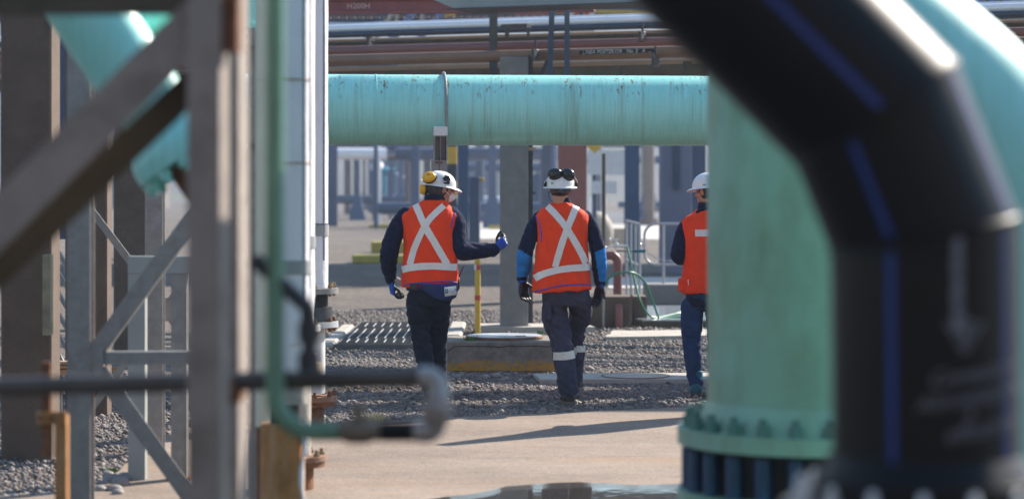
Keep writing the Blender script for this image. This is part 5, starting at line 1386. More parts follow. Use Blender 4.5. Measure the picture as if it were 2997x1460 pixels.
def strip_on(bvh, line, w, off=.004, k=14, side=None, m=3):
    """tape that follows the back of a garment: line of (x,z), projected along +y"""
    pts = catmull([Vector((a, 0, b)) for a, b in line], k); rows = []
    for i, p in enumerate(pts):
        t = (pts[min(i + 1, len(pts) - 1)] - pts[max(i - 1, 0)]).normalized(); nn = Vector((-t.z, 0, t.x))
        row = []
        for j in range(m):
            q = p + nn * w * (j / (m - 1) - .5)
            h = bvh.ray_cast(Vector((q.x, -3, q.z)), Vector((0, 1, 0)))
            if h[0] is None: row = None; break
            row.append(h[0] + h[1] * off)
        if row: rows.append(row)
    mb = MB()
    if len(rows) > 1: mb.rings(rows, caps=False, closed=False)
    return mb
def trim_on(bvh, line, rad, k=10, off=.0):
    pts = []
    for p in catmull([Vector((a, 0, b)) for a, b in line], k):
        h = bvh.ray_cast(Vector((p.x, -3, p.z)), Vector((0, 1, 0)))
        if h[0] is not None: pts.append(h[0] + h[1] * off)
    mb = MB()
    if len(pts) > 2: mb.tube(pts, rad, 8)
    return mb
def bvh_of(me): return BVHTree.FromPolygons([v.co.copy() for v in me.vertices], [tuple(p.vertices) for p in me.polygons])
def vest_mesh(rings_, seed, amp=.013, bias=0.0):
    mb = MB(); mb.rings([sring(*r_[:5], e=3.3, tilt=r_[5] if len(r_) > 5 else 0) for r_ in rings_])
    f1 = folds(amp, 5.5, 3.0, seed); f2 = folds(amp * .45, 13, 6, seed + 5)
    return remesh(mb, .011, 4, lambda co: f1(co) + f2(co))
def ear_cup(pn, parent, c, M3, rad, m, name='ear_cup'):
    mb = MB(); c = Vector(c)
    rows = []
    for z, k in ((0, .9), (.006, 1.0), (.018, .98), (.03, .85), (.038, .6), (.041, .25)):
        rows.append([c + M3 @ Vector((rad[0] * k * math.cos(t), rad[1] * k * math.sin(t), z)) for t in [2 * math.pi * j / 28 for j in range(28)]])
    mb.rings(rows); o = pn.put(name, mb, m, parent, angle=60)
    mb = MB(); mb.tube([c + M3 @ Vector((rad[0] * .88 * math.cos(t), rad[1] * .88 * math.sin(t), -.008)) for t in [2 * math.pi * j / 28 for j in range(29)]], .012, 8, caps=False)
    pn.put('ear_cushion', mb, M['muff_black'], parent)
    return o
def face_dir(n, up=Vector((0, 0, 1))):
    z = Vector(n).normalized(); x = up.cross(z).normalized(); y = z.cross(x); return Matrix((x, y, z)).transposed()
def boot(pn, ankle, toe_dir, m, name='boot', k=1.28, sole_m='sole'):
    a = Vector(ankle); t = Vector(toe_dir).normalized(); mb = MB(); U_ = lambda u, z, w=0: a + t * u * k + Vector((0, 0, z))
    mb.tube([U_(0, .12), U_(0, .04), U_(-.01, -.03)], [.058, .055, .05], 18)
    mb.tube([U_(-.05, -.03), U_(.04, -.025), U_(.12, -.045), U_(.185, -.058)], [(.042, .046), (.052, .052), (.038, .056), (.022, .044)], 18, up=(0, 0, 1))
    o = pn.put(name, remesh(mb, .008, 3), m)
    rt = t.cross(Vector((0, 0, 1))).normalized()
    poly = [(-.1, 0), (-.085, .042), (0, .046), (.12, .058), (.21, .05), (.25, 0)]
    ring = [a + t * u + rt * w for u, w in poly] + [a + t * u - rt * w for u, w in reversed(poly[1:-1])]
    mb = MB(); mb.rings([[p + Vector((0, 0, z)) for p in ring] for z in (-.09, -.058)]); pn.put('sole', mb, M[sole_m], o, angle=40)
    return o

def glove(pn, wrist, axis, palm, curl, side, mats, thumb='rest', scale=1.12, name='glove'):
    """axis: direction from wrist to finger tips; palm: direction the palm faces"""
    z = -Vector(axis).normalized(); y = Vector(palm); y = (y - z * y.dot(z)).normalized(); x = y.cross(z)
    M4 = Matrix.Translation(Vector(wrist)) @ Matrix((x, y, z)).transposed().to_4x4() @ Matrix.Scale(scale, 4)
    mb = rot_to(hand(curl, side, thumb), M4)
    me = remesh(mb, .0048, 2)
    Mi = M4.inverted()
    mesh_mat(me, lambda c: 1 if (Mi @ c).y > .004 or (Mi @ c).z < -.12 else 0)
    o = pn.put(name, me, mats)
    mb = MB(); mb.tube([Vector(wrist) - Vector(axis).normalized() * .05, Vector(wrist) - Vector(axis).normalized() * .01, Vector(wrist) + Vector(axis).normalized() * .01], [.041, .037, .035], 18); pn.put('cuff', mb, mats[0], o)
    return o

# ---------------------------------------------------------------- middle worker (light blue sleeves)
S2 = FPX / 18.8
def q2(px, py, y=0.0): return Vector(((px - 1650) / S2, y, (1189 - py) / S2))
p2 = Person('worker in orange vest with bright blue forearms, walking away beside the concrete column', gx(1650, 18.8), 18.8)
hc = q2(1638, 553)
nb_ = q2(1640, 612)
hm, Mh, hq = head_mb(hc, R(6), R(-4), nb_)
body = MB(); body.v, body.f, body.m = hm.v[:], hm.f[:], hm.m[:]
shL, shR = q2(1571, 643), q2(1722, 640)
elL, elR = q2(1537, 742, -.02), q2(1750, 738, -.02)
wrL, wrR = q2(1529, 820, .1), q2(1757, 832, .06)
hipL, hipR = q2(1624, 862), q2(1690, 862)
knL, knR = q2(1640, 985, .03), q2(1689, 972, .3)
anL, anR = q2(1664, 1156, .0), q2(1688, 1140, .42)
anL.z, anR.z = .088, .16
def inner_body(body, shL, shR, elL, elR, wrL, wrR, hipL, hipR, knL, knR, anL, anR, cx):
    body.rings([sring(cx, 0, z, rx, ry, 28) for z, rx, ry in ((.86, .15, .1), (1.0, .14, .1), (1.2, .15, .105), (1.38, .16, .1), (1.48, .12, .075), (1.53, .06, .06))])
    for a, b, c in ((shL, elL, wrL), (shR, elR, wrR)): limb(body, [a, b, c], [.028, .034, .026])
    for a, b, c in ((hipL, knL, anL), (hipR, knR, anR)): limb(body, [a, b, c], [.07, .05, .038])
inner_body(body, shL, shR, elL, elR, wrL, wrR, hipL, hipR, knL, knR, anL, anR, -.01)
p2.put('body', remesh(body, .008, 3), M['skin'])
# hair cap low on the neck and helmet harness
mb = MB(); mb.ell(hc + Mh @ Vector((0, -.018, .004)), (.082, .1, .1), Mh, 24, 16); me = remesh(mb, .008, 2)
bm = bmesh.new(); bm.from_mesh(me); bmesh.ops.bisect_plane(bm, geom=bm.verts[:] + bm.edges[:] + bm.faces[:], plane_co=hc + Mh @ Vector((0, .02, -.05)), plane_no=Mh @ Vector((0, .75, -.66)), clear_outer=True); bm.to_mesh(me); bm.free()
p2.put('hair', me, M['hair_black'])
hel, Mk, kq = helmet(p2, q2(1640, 549), R(4), R(2))
mb = MB(); mb.tube([kq(.083 * math.cos(t), -.104 * math.sin(t) - .004, -.032) for t in [math.pi * i / 20 for i in range(21)]], (.02), 8, sq=.25, up=(0, 0, 1)); pts_ = None
p2.put('head_band', mb, M['steel_dark'], hel)
mb = MB(); mb.cyl(kq(.0, -.108, -.034), kq(.0, -.122, -.034), .018, 16); p2.put('ratchet_knob', mb, M['grey_box'], hel)
for sx in (-1, 1):
    mb = MB(); mb.box(kq(sx * .122, -.01, .015), (.022, .04, .045), mat=Mk, bev=.006); p2.put('side_clip', mb, M['muff_black'], hel)
    mb = MB(); mb.tube(catmull([kq(sx * .13, -.01, .02), kq(sx * .125, -.075, .04), kq(sx * .09, -.12, .085)], 6), .0028, 6); p2.put('wire_arm', mb, M['galv_bright'], hel)
cup1 = ear_cup(p2, hel, kq(-.052, -.1, .098), face_dir(Vector((-.25, -1, .45))) @ Matrix.Rotation(R(8), 3, 'Z'), (.056, .042), M['muff_black'])
cup2 = ear_cup(p2, hel, kq(.052, -.1, .094), face_dir(Vector((.25, -1, .45))) @ Matrix.Rotation(R(-35), 3, 'Z'), (.054, .043), M['muff_black'])
mb = MB(); mb.box(kq(-.075, -.116, .025), (.022, .003, .011), mat=Mk @ Matrix.Rotation(R(-35), 3, 'Z')); p2.put('emblem', mb, M['green_mark'], hel)
mb = MB(); mb.tube(catmull([kq(-.09, .0, -.01), hq(-.084, .02, -.05), hq(-.07, .03, -.1), hq(-.02, .07, -.12)], 6), .003, 6); p2.put('chin_strap', mb, M['ink_black'], hel)
# jacket
mb = MB()
mb.rings([sring(-.012, 0, z, rx, ry, 32) for z, rx, ry in ((.9, .19, .135), (1.1, .175, .125), (1.3, .185, .125), (1.42, .19, .115), (1.5, .15, .09), (1.56, .075, .07), (1.6, .066, .07), (1.63, .062, .066))])
limb(mb, [shL + Vector((.03, 0, .0)), shL + Vector((-.012, 0, -.06)), (shL + elL) / 2, elL, (elL + wrL) / 2, wrL], [.058, .06, .06, .061, .058, .043])
limb(mb, [shR + Vector((-.03, 0, .0)), shR + Vector((.012, 0, -.06)), (shR + elR) / 2, elR, (elR + wrR) / 2, wrR], [.058, .06, .06, .061, .06, .043])
jf = folds(.009, 9, 17, 3)
me = remesh(mb, .009, 3, lambda co: jf(co) * (1.0 if abs(co.x) > .22 else .4))
def sleeve(c):
    if c.x < -.2:
        line = 1.215 + (c.x + .34) * -.55
        if c.z < line and c.z > 1.0 and (c.x + .31) * .6 - c.y * .0 < .035 + (c.z - 1.0) * .12: return 1
    if c.x > .21:
        line = 1.225 + (c.x - .3) * .45
        if c.z < line and c.z > .965 and (c.x - .235) > (1.22 - c.z) * .18: return 1
    return 0
mesh_mat(me, sleeve)
p2.put('jacket', me, [M['navy'], M['cyan_sleeve']])
# trousers
mb = MB()
mb.rings([sring(.015, .0, z, rx, ry, 32) for z, rx, ry in ((.98, .165, .125), (.93, .172, .13), (.88, .178, .135), (.82, .165, .125), (.78, .13, .11))])
limb(mb, [hipL, q2(1624, 905, .03), q2(1626, 945, .04), knL, q2(1650, 1050, .01), q2(1658, 1105, .0), anL + Vector((0, 0, .035))], [.098, .098, .098, .086, .083, .077, .075])
limb(mb, [hipR, q2(1700, 905, .1), q2(1700, 940, .2), knR, q2(1690, 1050, .36), anR], [.092, .09, .082, .07, .064, .06])
tf = folds(.016, 8, 11, 9)
me = remesh(mb, .01, 3, lambda co: tf(co) * (1.3 if .35 < co.z < .72 or co.z < .2 else .8))
tr = p2.put('trousers', me, M['work_trousers'])
tb = bvh_of(me)
p2.put('reflective_band', strip_on(tb, [(q2(1612, 0).x - .03, .385), (q2(1650, 0).x, .388), (q2(1690, 0).x, .405)], .062, .004, 20), M['tape'], tr)
# right leg band as a ring
c0 = q2(1690, 1033, .345)
mb = MB(); mb.tube([c0 + Vector((0, 0, .026)), c0 + Vector((0, 0, -.026))], .073, 24, caps=False); p2.put('reflective_band', mb, M['tape'], tr)
mb = MB(); pk = q2(1607, 912, -.02); mb.box((pk.x - .008, pk.y - .02, pk.z), (.05, .12, .16), bev=.012); p2.put('thigh_pocket', mb, M['work_trousers'], tr, angle=40)
boot(p2, anL, (-.08, 1, 0), M['boot']); boot(p2, anR, (.1, 1, 0), M['boot'])
# vest
cxv = -.015
vr = [(cxv + .0, .0, .895, .232, .165, .05), (cxv, 0, .95, .228, .163, .04), (cxv, 0, 1.05, .218, .158), (cxv, 0, 1.18, .203, .152), (cxv, 0, 1.3, .196, .148), (cxv, 0, 1.40, .2, .142), (cxv, 0, 1.455, .211, .128), (cxv, -.003, 1.492, .206, .108), (cxv - .004, -.005, 1.525, .165, .095), (cxv - .006, -.004, 1.558, .108, .085), (cxv - .006, 0, 1.585, .076, .08)]
vm = vest_mesh(vr, 4)
ve = p2.put('vest', vm, M['vest']); vb = bvh_of(vm)
def w2(px, py): v = q2(px, py); return (v.x, v.z)
def c2x(cx_, cy_): return w2(1480 + cx_ * .3347, 470 + cy_ * .3347)
p2.put('reflective_tape', strip_on(vb, [c2x(362, 412), c2x(430, 480), c2x(520, 590), c2x(600, 720), c2x(660, 830), c2x(700, 925)], .052), M['tape'], ve)
p2.put('reflective_tape', strip_on(vb, [c2x(622, 395), c2x(580, 500), c2x(530, 620), c2x(480, 760), c2x(428, 940)], .052, .006), M['tape'], ve)
p2.put('reflective_tape', strip_on(vb, [c2x(258, 1040), c2x(330, 1000), c2x(430, 970), c2x(560, 950), c2x(690, 942), c2x(742, 940)], .052, .008), M['tape'], ve)
p2.put('blue_binding', trim_on(vb, [c2x(264, 498), c2x(285, 545), c2x(304, 600), c2x(312, 660), c2x(310, 720)], .0055), M['blue_trim'], ve)
p2.put('blue_binding', trim_on(vb, [c2x(733, 470), c2x(738, 540), c2x(730, 640)], .005), M['blue_trim'], ve)
p2.put('blue_binding', trim_on(vb, [c2x(255, 1152), c2x(330, 1135), c2x(440, 1108), c2x(600, 1090), c2x(740, 1092)], .006), M['blue_trim'], ve)
# hands
glove(p2, wrL + Vector((.0, .0, -.02)), Vector((.08, .12, -1)), Vector((.55, -.8, .0)), (.35, .5, .4), -1, [M['glove_blue'], M['glove_black']])
glove(p2, wrR + Vector((-.0, .0, -.02)), Vector((-.16, .1, -1)), Vector((-.6, -.75, .0)), (.3, .45, .4), -1, [M['glove_blue'], M['glove_black']])

# ---------------------------------------------------------------- left worker (looking and pointing right)
D1 = 19.07; S1 = FPX / D1
def q1(px, py, y=0.0): return Vector(((px - 1262) / S1, y, (1178.7 - py) / S1))
def c1x(cx_, cy_): v = q1(1090 + cx_ * .3187, 480 + cy_ * .3187); return (v.x, v.z)
def c1(cx_, cy_, y=0.0): v = q1(1090 + cx_ * .3187, 480 + cy_ * .3187, y); return v
p1 = Person('worker in orange vest with yellow ear cups, looking right and gesturing with a blue glove', gx(1262, D1), D1)
hc = c1(625, 240); yaw1 = R(-62)
hm, Mh, hq = head_mb(hc, yaw1, R(-6), c1(575, 400))
body = MB(); body.v, body.f, body.m = hm.v[:], hm.f[:], hm.m[:]
shL, shR = c1(275, 490), c1(755, 480)
elL, elR = c1(160, 800, -.03), c1(800, 800, -.05)
wrL, wrR = c1(165, 1075, .12), c1(1110, 800, .08)
hipL, hipR = q1(1224, 880), q1(1288, 880)
knL, knR = q1(1231, 985, .03), q1(1280, 985, .16)
anL, anR = q1(1262, 1150, .0), q1(1283, 1140, .3); anL.z, anR.z = .088, .1
inner_body(body, shL, shR, elL, elR, wrL, wrR, hipL, hipR, knL, knR, anL, anR, -.01)
p1.put('body', remesh(body, .008, 3), M['skin'])
mb = MB(); mb.ell(hc + Mh @ Vector((0, -.02, .015)), (.083, .1, .1), Mh, 24, 16); me = remesh(mb, .007, 2, folds(.004, 40, 25, 2))
bm = bmesh.new(); bm.from_mesh(me)
bmesh.ops.bisect_plane(bm, geom=bm.verts[:] + bm.edges[:] + bm.faces[:], plane_co=hc + Mh @ Vector((0, .032, -.035)), plane_no=Mh @ Vector((0, .82, -.57)), clear_outer=True); bm.to_mesh(me); bm.free()
p1.put('hair', me, M['hair'])
for sx in (-1, 1):
    mb = MB(); mb.ell(hq(sx * .032, .079, .012), (.012, .008, .008), Mh); p1.put('eye', mb, M['ink_black'])
# mask
mb = MB(); rows = []
for k_, yy in ((1.0, .06), (.95, .085), (.75, .108), (.45, .128), (.12, .138)):
    rows.append([hq(.058 * k_ * math.cos(t), yy, -.052 + .052 * k_ * math.sin(t)) for t in [2 * math.pi * j / 24 for j in range(24)]])
mb.rings(rows); mk = p1.put('face_mask', mb, M['mask'], angle=60)
mb = MB()
for z in (.015, -.05): mb.tube(catmull([hq(.05, .07, -.04 + (z + .02) * .3), hq(.078, .04, -.015 + z * .5), hq(.089, .005, .02 + z * .8)], 5), .0028, 6)
p1.put('mask_strap', mb, M['mask'], mk)
hel, Mk, kq = helmet(p1, c1(618, 212), yaw1, R(-9))
for sx in (-1, 1):
    mb = MB(); mb.box(kq(sx * .118, .0, .035), (.02, .05, .045), mat=Mk, bev=.006); p1.put('side_clip', mb, M['muff_black'], hel)
    mb = MB(); mb.tube(catmull([kq(sx * .125, .0, .03), kq(sx * .13, -.07, .03), kq(sx * .1, -.13, .03)], 6), .0028, 6); p1.put('wire_arm', mb, M['galv_bright'], hel)
ear_cup(p1, hel, c1(528, 135, -.135), face_dir(Vector((-.35, -1, .3))) @ Matrix.Rotation(R(10), 3, 'Z'), (.056, .044), M['muff_yellow'])
ear_cup(p1, hel, c1(480, 238, -.02), face_dir(Vector((-1, -.35, .0))) @ Matrix.Rotation(R(80), 3, 'Z'), (.048, .038), M['muff_yellow'])
mb = MB(); cc = c1(521, 108, -.182); mb.box(cc, (.022, .002, .01), mat=Matrix.Rotation(R(-18), 3, 'Z') @ Matrix.Rotation(R(20), 3, 'X')); p1.put('red_mark', mb, M['red'], hel)
rosette = MB(); cc = Vector(c1(640, 140, -.125))
cc = kq(.112, -.005, .055)
rosette.tube([cc + Mk @ Vector((.006, .022 * math.cos(t) * (1 + .25 * math.cos(6 * t)), .02 * math.sin(t) * (1 + .25 * math.cos(6 * t)))) for t in [2 * math.pi * i / 36 for i in range(37)]], .008, 6, caps=False); rosette.ell(cc, (.01, .02, .02), Mk); p1.put('vent_knob', rosette, M['muff_black'], hel)
# jacket
mb = MB()
mb.rings([sring(-.005, 0, z, rx, ry, 32) for z, rx, ry in ((.9, .185, .135), (1.1, .18, .13), (1.3, .19, .13), (1.42, .2, .118), (1.5, .165, .095))] + [sring(c1(575, 0).x, .005, z, rx, ry, 32) for z, rx, ry in ((1.56, .09, .085), (1.6, .088, .088), (1.635, .086, .09), (1.65, .078, .082))])
limb(mb, [shL + Vector((.04, 0, .0)), shL + Vector((-.012, 0, -.06)), (shL + elL) / 2 + Vector((-.005, 0, 0)), elL, (elL + wrL) / 2 + Vector((-.012, 0, 0)), wrL], [.078, .075, .072, .074, .066, .045])
limb(mb, [shR + Vector((-.04, 0, .0)), shR + Vector((.012, 0, -.06)), (shR + elR) / 2, elR, (elR + wrR) / 2 + Vector((0, 0, -.006)), wrR], [.078, .074, .07, .072, .066, .052])
jf = folds(.011, 9, 15, 13)
me = remesh(mb, .009, 3, lambda co: jf(co) * (1.0 if abs(co.x) > .24 else .4))
p1.put('jacket', me, M['navy'])
# trousers
mb = MB()
mb.rings([sring(.0, .0, z, rx, ry, 32) for z, rx, ry in ((1.0, .17, .125), (.93, .18, .135), (.87, .178, .135), (.81, .165, .125), (.77, .13, .11))])
limb(mb, [hipL, q1(1224, 915, .01), q1(1229, 950, .03), knL, q1(1240, 1040, .02), q1(1252, 1100, .0), anL], [.096, .092, .085, .074, .072, .064, .06])
limb(mb, [hipR, q1(1286, 915, .06), q1(1283, 950, .12), knR, q1(1281, 1040, .22), anR], [.09, .087, .08, .07, .064, .058])
tf = folds(.015, 9, 14, 21)
me = remesh(mb, .01, 3, lambda co: tf(co) * (1.4 if .4 < co.z < .66 else .7))
p1.put('jeans', me, M['black_jeans'])
boot(p1, anL, (0, 1, 0), M['boot']); boot(p1, anR, (.12, 1, 0), M['boot'])
# vest
vr = [(-.012, .0, .925, .222, .168, .03), (-.01, 0, 1.0, .222, .166, .02), (-.008, 0, 1.1, .212, .16), (-.008, 0, 1.22, .205, .155), (-.01, 0, 1.33, .205, .152), (-.012, 0, 1.42, .212, .145), (-.012, 0, 1.475, .222, .13), (-.01, -.003, 1.51, .205, .112), (.0, -.005, 1.545, .16, .1), (.01, -.004, 1.58, .11, .094), (c1(575, 0).x, 0, 1.6, .09, .092)]
vm = vest_mesh(vr, 15, .014); ve = p1.put('vest', vm, M['vest']); vb = bvh_of(vm)
p1.put('reflective_tape', strip_on(vb, [c1x(660, 392), c1x(590, 455), c1x(520, 530), c1x(450, 650), c1x(390, 790), c1x(352, 930)], .05), M['tape'], ve)
p1.put('reflective_tape', strip_on(vb, [c1x(402, 385), c1x(440, 470), c1x(490, 580), c1x(560, 700), c1x(630, 820), c1x(690, 930)], .054, .006), M['tape'], ve)
p1.put('reflective_tape', strip_on(vb, [c1x(284, 980), c1x(350, 960), c1x(450, 946), c1x(580, 942), c1x(700, 950), c1x(770, 955)], .054, .008), M['tape'], ve)
p1.put('blue_binding', trim_on(vb, [c1x(290, 432), c1x(262, 480), c1x(265, 560), c1x(285, 640)], .005), M['blue_trim'], ve)
p1.put('blue_binding', trim_on(vb, [c1x(775, 440), c1x(745, 500), c1x(725, 600)], .005), M['blue_trim'], ve)
p1.put('blue_binding', trim_on(vb, [c1x(298, 1112), c1x(400, 1100), c1x(560, 1088), c1x(700, 1085), c1x(775, 1095)], .006), M['blue_trim'], ve)
# waist pouch
mb = MB()
yb = -.185
out = [(430, 1105), (470, 1160), (560, 1230), (640, 1258), (720, 1255), (775, 1225), (792, 1160), (785, 1100)]
n = len(out)
rows = []
for yo, k_ in ((.03, 1.0), (-.02, 1.0), (-.045, .93), (-.055, .8)):
    cxx = sum(a for a, b in out) / n; cyy = 1160
    rows.append([c1(cxx + (a - cxx) * k_, cyy + (b - cyy) * k_, yb + .03 + yo) for a, b in out])
mb.rings(rows); po = p1.put('waist_pouch', mb, M['pouch'], angle=50)
mb = MB(); mb.tube([Vector((.195 * math.cos(t), .16 * math.sin(t), .912 + .01 * math.cos(t))) for t in [2 * math.pi * i / 40 for i in range(41)]], .016, 8, caps=False, sq=.4, up=(0, 0, 1)); p1.put('belt', mb, M['pouch'])
yl = yb - .031
lab_ = MB(); lab_.add([c1(668, 1132, yl), c1(775, 1118, yl), c1(780, 1200, yl), c1(672, 1216, yl), c1(668, 1132, yl + .003), c1(775, 1118, yl + .003), c1(780, 1200, yl + .003), c1(672, 1216, yl + .003)], [(0, 1, 2, 3), (7, 6, 5, 4), (0, 4, 5, 1), (1, 5, 6, 2), (2, 6, 7, 3), (3, 7, 4, 0)])
lb = p1.put('white_label', lab_, M['white'], po)
lz = lambda u, v, dy=.0: (c1(668, 1132, yl - .001 - dy) * (1 - u) + c1(775, 1118, yl - .001 - dy) * u) * (1 - v) + (c1(672, 1216, yl - .001 - dy) * (1 - u) + c1(780, 1200, yl - .001 - dy) * u) * v
mb = MB(); mb.add([lz(.05, .22), lz(.3, .22), lz(.3, .72), lz(.05, .72)], [(0, 1, 2, 3)])
mb.cur = 1; mb.add([lz(.08, .7, .0005), lz(.18, .4, .0005), lz(.27, .7, .0005)], [(0, 1, 2)])
mb.cur = 2; mb.add([lz(.13, .5, .001), lz(.19, .28, .001), lz(.25, .5, .001), lz(.19, .42, .001)], [(0, 1, 2, 3)])
p1.put('logo', mb, [M['ink_blue'], M['ink_green'], M['white']], lb)
for s_, sz_, cu_, cv_ in (('AGUAS', .032, .66, .45), ('ANDINAS', .009, .66, .72)):
    me_ = text_mesh(s_, sz_); o0 = lz(cu_, cv_, .0006); ux = (lz(1, .5) - lz(0, .5)).normalized(); uz = (lz(.5, 0) - lz(.5, 1)).normalized()
    mb = MB(); mb.add([o0 + ux * v.co.x + uz * v.co.y for v in me_.vertices], [tuple(p.vertices) for p in me_.polygons]); p1.put('lettering', mb, M['ink_blue'], lb)
mb = MB(); c_ = c1(392, 1130, -.165); mb.box(c_, (.075, .03, .05), bev=.008); p1.put('belt_case', mb, M['black_rubber'], angle=40)
mb = MB(); mb.tube([c1(788, 1060, -.03), c1(812, 1005, -.03), c1(838, 952, -.03)], [.006, .0055, .004], 8); rad_ = p1.put('radio_antenna', mb, mat('dark_red_antenna', (.07, .012, .012), .4))
mb = MB(); mb.box(c1(785, 1105, -.03), (.03, .04, .1), bev=.008); p1.put('radio', mb, M['black_rubber'], angle=40)
# hands
glove(p1, wrL + Vector((0, 0, -.015)), Vector((.12, .18, -1)), Vector((.75, .2, .3)), (.6, .7, .5), 1, [M['glove_blue'], M['glove_black']], 'pinch')
mb = MB(); c_ = c1(222, 1078, .1); mb.box(c_, (.05, .03, .045), mat=Matrix.Rotation(.5, 3, 'Y') @ Matrix.Rotation(.4, 3, 'Z'), bev=.01); p1h = solo('plastic_bottle', MB().add([tuple(Vector(v) + p1.o) for v in mb.v], mb.f), M['clear'], 'crumpled clear plastic held in the gesturing worker\'s lowered hand', 'plastic bottle')
glove(p1, wrR + Vector((.015, .0, .0)), Vector((.72, .2, .62)), Vector((-.5, .8, .35)), (.75, .85, .6), 1, [M['glove_blue'], M['glove_black']], 'pinch')

# ---------------------------------------------------------------- right worker, half hidden by the green pipe
D3 = 19.55; S3 = FPX / D3
def q3(px, py, y=0.0): return Vector(((px - 2068) / S3, y, (1163 - py) / S3))
def c3(cx_, cy_, y=0.0): return q3(1900 + cx_ * .6143, 480 + cy_ * .6135, y)
def c3x(cx_, cy_): v = c3(cx_, cy_); return (v.x, v.z)
p3 = Person('worker in orange vest and blue jeans, half hidden behind the green pipe', gx(2068, D3), D3)
hc = c3(277, 138); yaw3 = R(48)
hm, Mh, hq = head_mb(hc, yaw3, R(-4), c3(272, 250))
body = MB(); body.v, body.f, body.m = hm.v[:], hm.f[:], hm.m[:]
shL, shR = c3(172, 295), c3(385, 295)
elL, elR = c3(140, 440, -.02), c3(420, 440, 0)
wrL, wrR = c3(215, 470, .26), c3(340, 470, .26)
hipL, hipR = c3(205, 690), c3(320, 690)
knL, knR = c3(205, 850, .04), c3(318, 850, -.06)
anL, anR = c3(224, 1085, .02), c3(318, 1060, -.2); anL.z, anR.z = .088, .12
inner_body(body, shL, shR, elL, elR, wrL, wrR, hipL, hipR, knL, knR, anL, anR, .01)
p3.put('body', remesh(body, .008, 3), M['skin'])
mb = MB(); mb.ell(hc + Mh @ Vector((0, -.02, .012)), (.082, .098, .1), Mh, 24, 16); me = remesh(mb, .008, 2)
bm = bmesh.new(); bm.from_mesh(me); bmesh.ops.bisect_plane(bm, geom=bm.verts[:] + bm.edges[:] + bm.faces[:], plane_co=hc + Mh @ Vector((0, .025, -.03)), plane_no=Mh @ Vector((0, .85, -.5)), clear_outer=True); bm.to_mesh(me); bm.free()
p3.put('hair', me, M['hair_black'])
hel, Mk, kq = helmet(p3, c3(278, 116), yaw3, R(-5))
mb = MB(); cc = c3(256, 105, -.128); mb.box(cc, (.026, .003, .01), mat=Matrix.Rotation(R(-10), 3, 'Z')); p3.put('emblem', mb, M['green_mark'], hel)
mb = MB(); mb.tube(catmull([hq(-.06, .07, -.02), hq(-.08, .03, 0), hq(-.088, -.0, .01)], 4), .0025, 6); p3.put('glasses_arm', mb, M['ink_black'])
mb = MB()
mb.rings([sring(.01, 0, z, rx, ry, 32) for z, rx, ry in ((.73, .18, .13), (.9, .178, .13), (1.1, .175, .125), (1.3, .185, .125), (1.38, .19, .115), (1.45, .16, .095), (1.5, .085, .085), (1.55, .084, .088), (1.585, .078, .085))])
limb(mb, [shL + Vector((.04, 0, 0)), shL + Vector((-.005, 0, -.06)), (shL + elL) / 2, elL, (elL + wrL) / 2, wrL], [.075, .07, .066, .068, .06, .045])
limb(mb, [shR + Vector((-.04, 0, 0)), shR + Vector((.005, 0, -.06)), (shR + elR) / 2, elR, (elR + wrR) / 2, wrR], [.075, .07, .066, .068, .06, .045])
jf = folds(.008, 9, 15, 33)
p3.put('jacket', remesh(mb, .009, 3, lambda co: jf(co) * (1.0 if abs(co.x) > .2 else .5)), M['navy'])
mb = MB(); mb.tube(catmull([c3(222, 236, -.07), c3(250, 222, -.09), c3(285, 215, -.095)], 4), .012, 8); p3.put('collar', mb, M['navy'])
mb = MB()
mb.rings([sring(.01, .0, z, rx, ry, 32) for z, rx, ry in ((.9, .17, .125), (.84, .178, .135), (.78, .172, .13), (.72, .15, .12))])
limb(mb, [hipL, c3(203, 760, .02), knL, c3(208, 900, .03), c3(216, 1000, .03), anL + Vector((0, 0, .03))], [.094, .09, .076, .074, .066, .062])
limb(mb, [hipR, knR, anR + Vector((0, 0, .03))], [.092, .076, .06])
tf = folds(.008, 9, 15, 41)
p3.put('jeans', remesh(mb, .01, 3, lambda co: tf(co) * (1.4 if co.z < .2 or .4 < co.z < .6 else .7)), M['blue_jeans'])
boot(p3, anL, (.05, 1, 0), M['sneaker'], 'sneaker'); boot(p3, anR, (.1, 1, 0), M['sneaker'], 'sneaker')
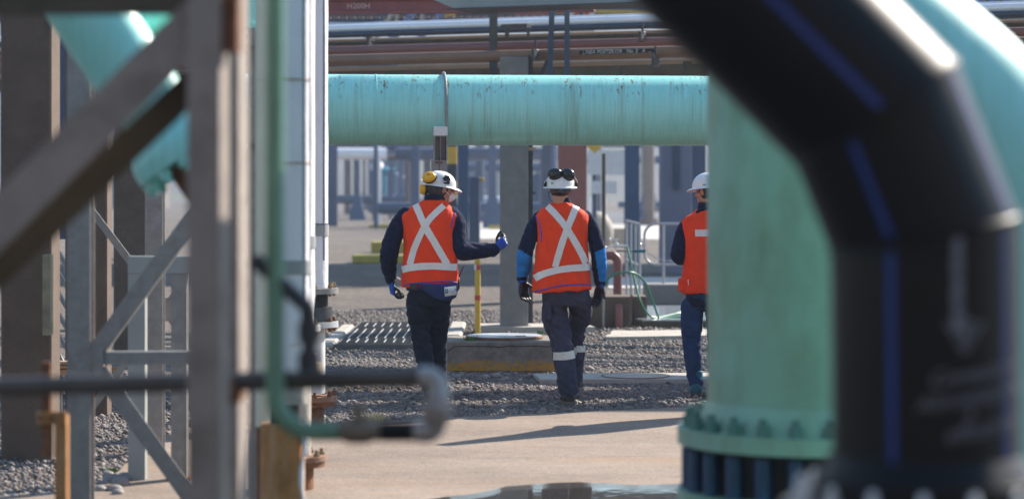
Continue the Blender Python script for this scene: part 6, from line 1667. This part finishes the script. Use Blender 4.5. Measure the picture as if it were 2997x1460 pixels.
vr = [(.008, .0, .845, .215, .16), (.008, 0, .93, .215, .16), (.008, 0, 1.05, .2, .155), (.008, 0, 1.2, .19, .15), (.008, 0, 1.3, .192, .148), (.008, 0, 1.385, .208, .138), (.008, -.003, 1.43, .21, .12), (.01, -.005, 1.465, .17, .105), (.01, -.004, 1.5, .115, .095), (.01, 0, 1.525, .09, .09)]
vm = vest_mesh(vr, 25, .012); ve = p3.put('vest', vm, M['vest']); vb = bvh_of(vm)
p3.put('reflective_tape', strip_on(vb, [c3x(213, 334), c3x(280, 333), c3x(345, 333)], .056, .006), M['tape'], ve)
me_ = text_mesh('APR', .085); o0 = c3(304, 370); mb = MB()
for v in me_.vertices: pass
mb.add([(vb.ray_cast(Vector((o0.x + v.co.x, -3, o0.z + v.co.y)), Vector((0, 1, 0)))[0] or Vector((o0.x + v.co.x, -.15, o0.z + v.co.y))) + Vector((0, -.003, 0)) for v in me_.vertices], [tuple(p.vertices) for p in me_.polygons])
p3.put('lettering', mb, M['tan'], ve)
mb = MB(); pk = c3(160, 580, -.06); mb.box(pk, (.05, .1, .11), mat=Matrix.Rotation(.5, 3, 'Z'), bev=.01); p3.put('side_pocket', mb, M['vest'], ve, angle=40)
mb = MB(); mb.tube([c3(178, 553, -.165), c3(180, 580, -.165)], .004, 6); p3.put('zip_pull', mb, M['tape'], ve)
glove(p3, wrL, Vector((.4, .9, -.1)), Vector((.2, 0, 1)), (.3, .4, .3), 1, [M['skin'], M['skin']], name='hand', scale=1.0)
glove(p3, wrR, Vector((-.4, .9, -.1)), Vector((-.2, 0, 1)), (.3, .4, .3), -1, [M['skin'], M['skin']], name='hand', scale=1.0)

# ------------------------------------------------------------------ thin air haze
def haze():
    m = bpy.data.materials.new('haze'); m.use_nodes = True; t = m.node_tree
    t.nodes.remove(t.nodes['Principled BSDF'])
    v = t.nodes.new('ShaderNodeVolumePrincipled'); v.inputs['Color'].default_value = (.62, .78, 1, 1); v.inputs['Density'].default_value = HAZE; v.inputs['Anisotropy'].default_value = .3
    t.links.new(v.outputs[0], t.nodes['Material Output'].inputs['Volume'])
    mb = MB(); mb.bb(-905, 905, -65, 1005, -1.5, 90)
    o = solo('haze', mb, m, 'thin bluish air haze over the plant', kind='stuff', smooth=False, org=(0, 0, 0))
HAZE = 0.0007
haze()
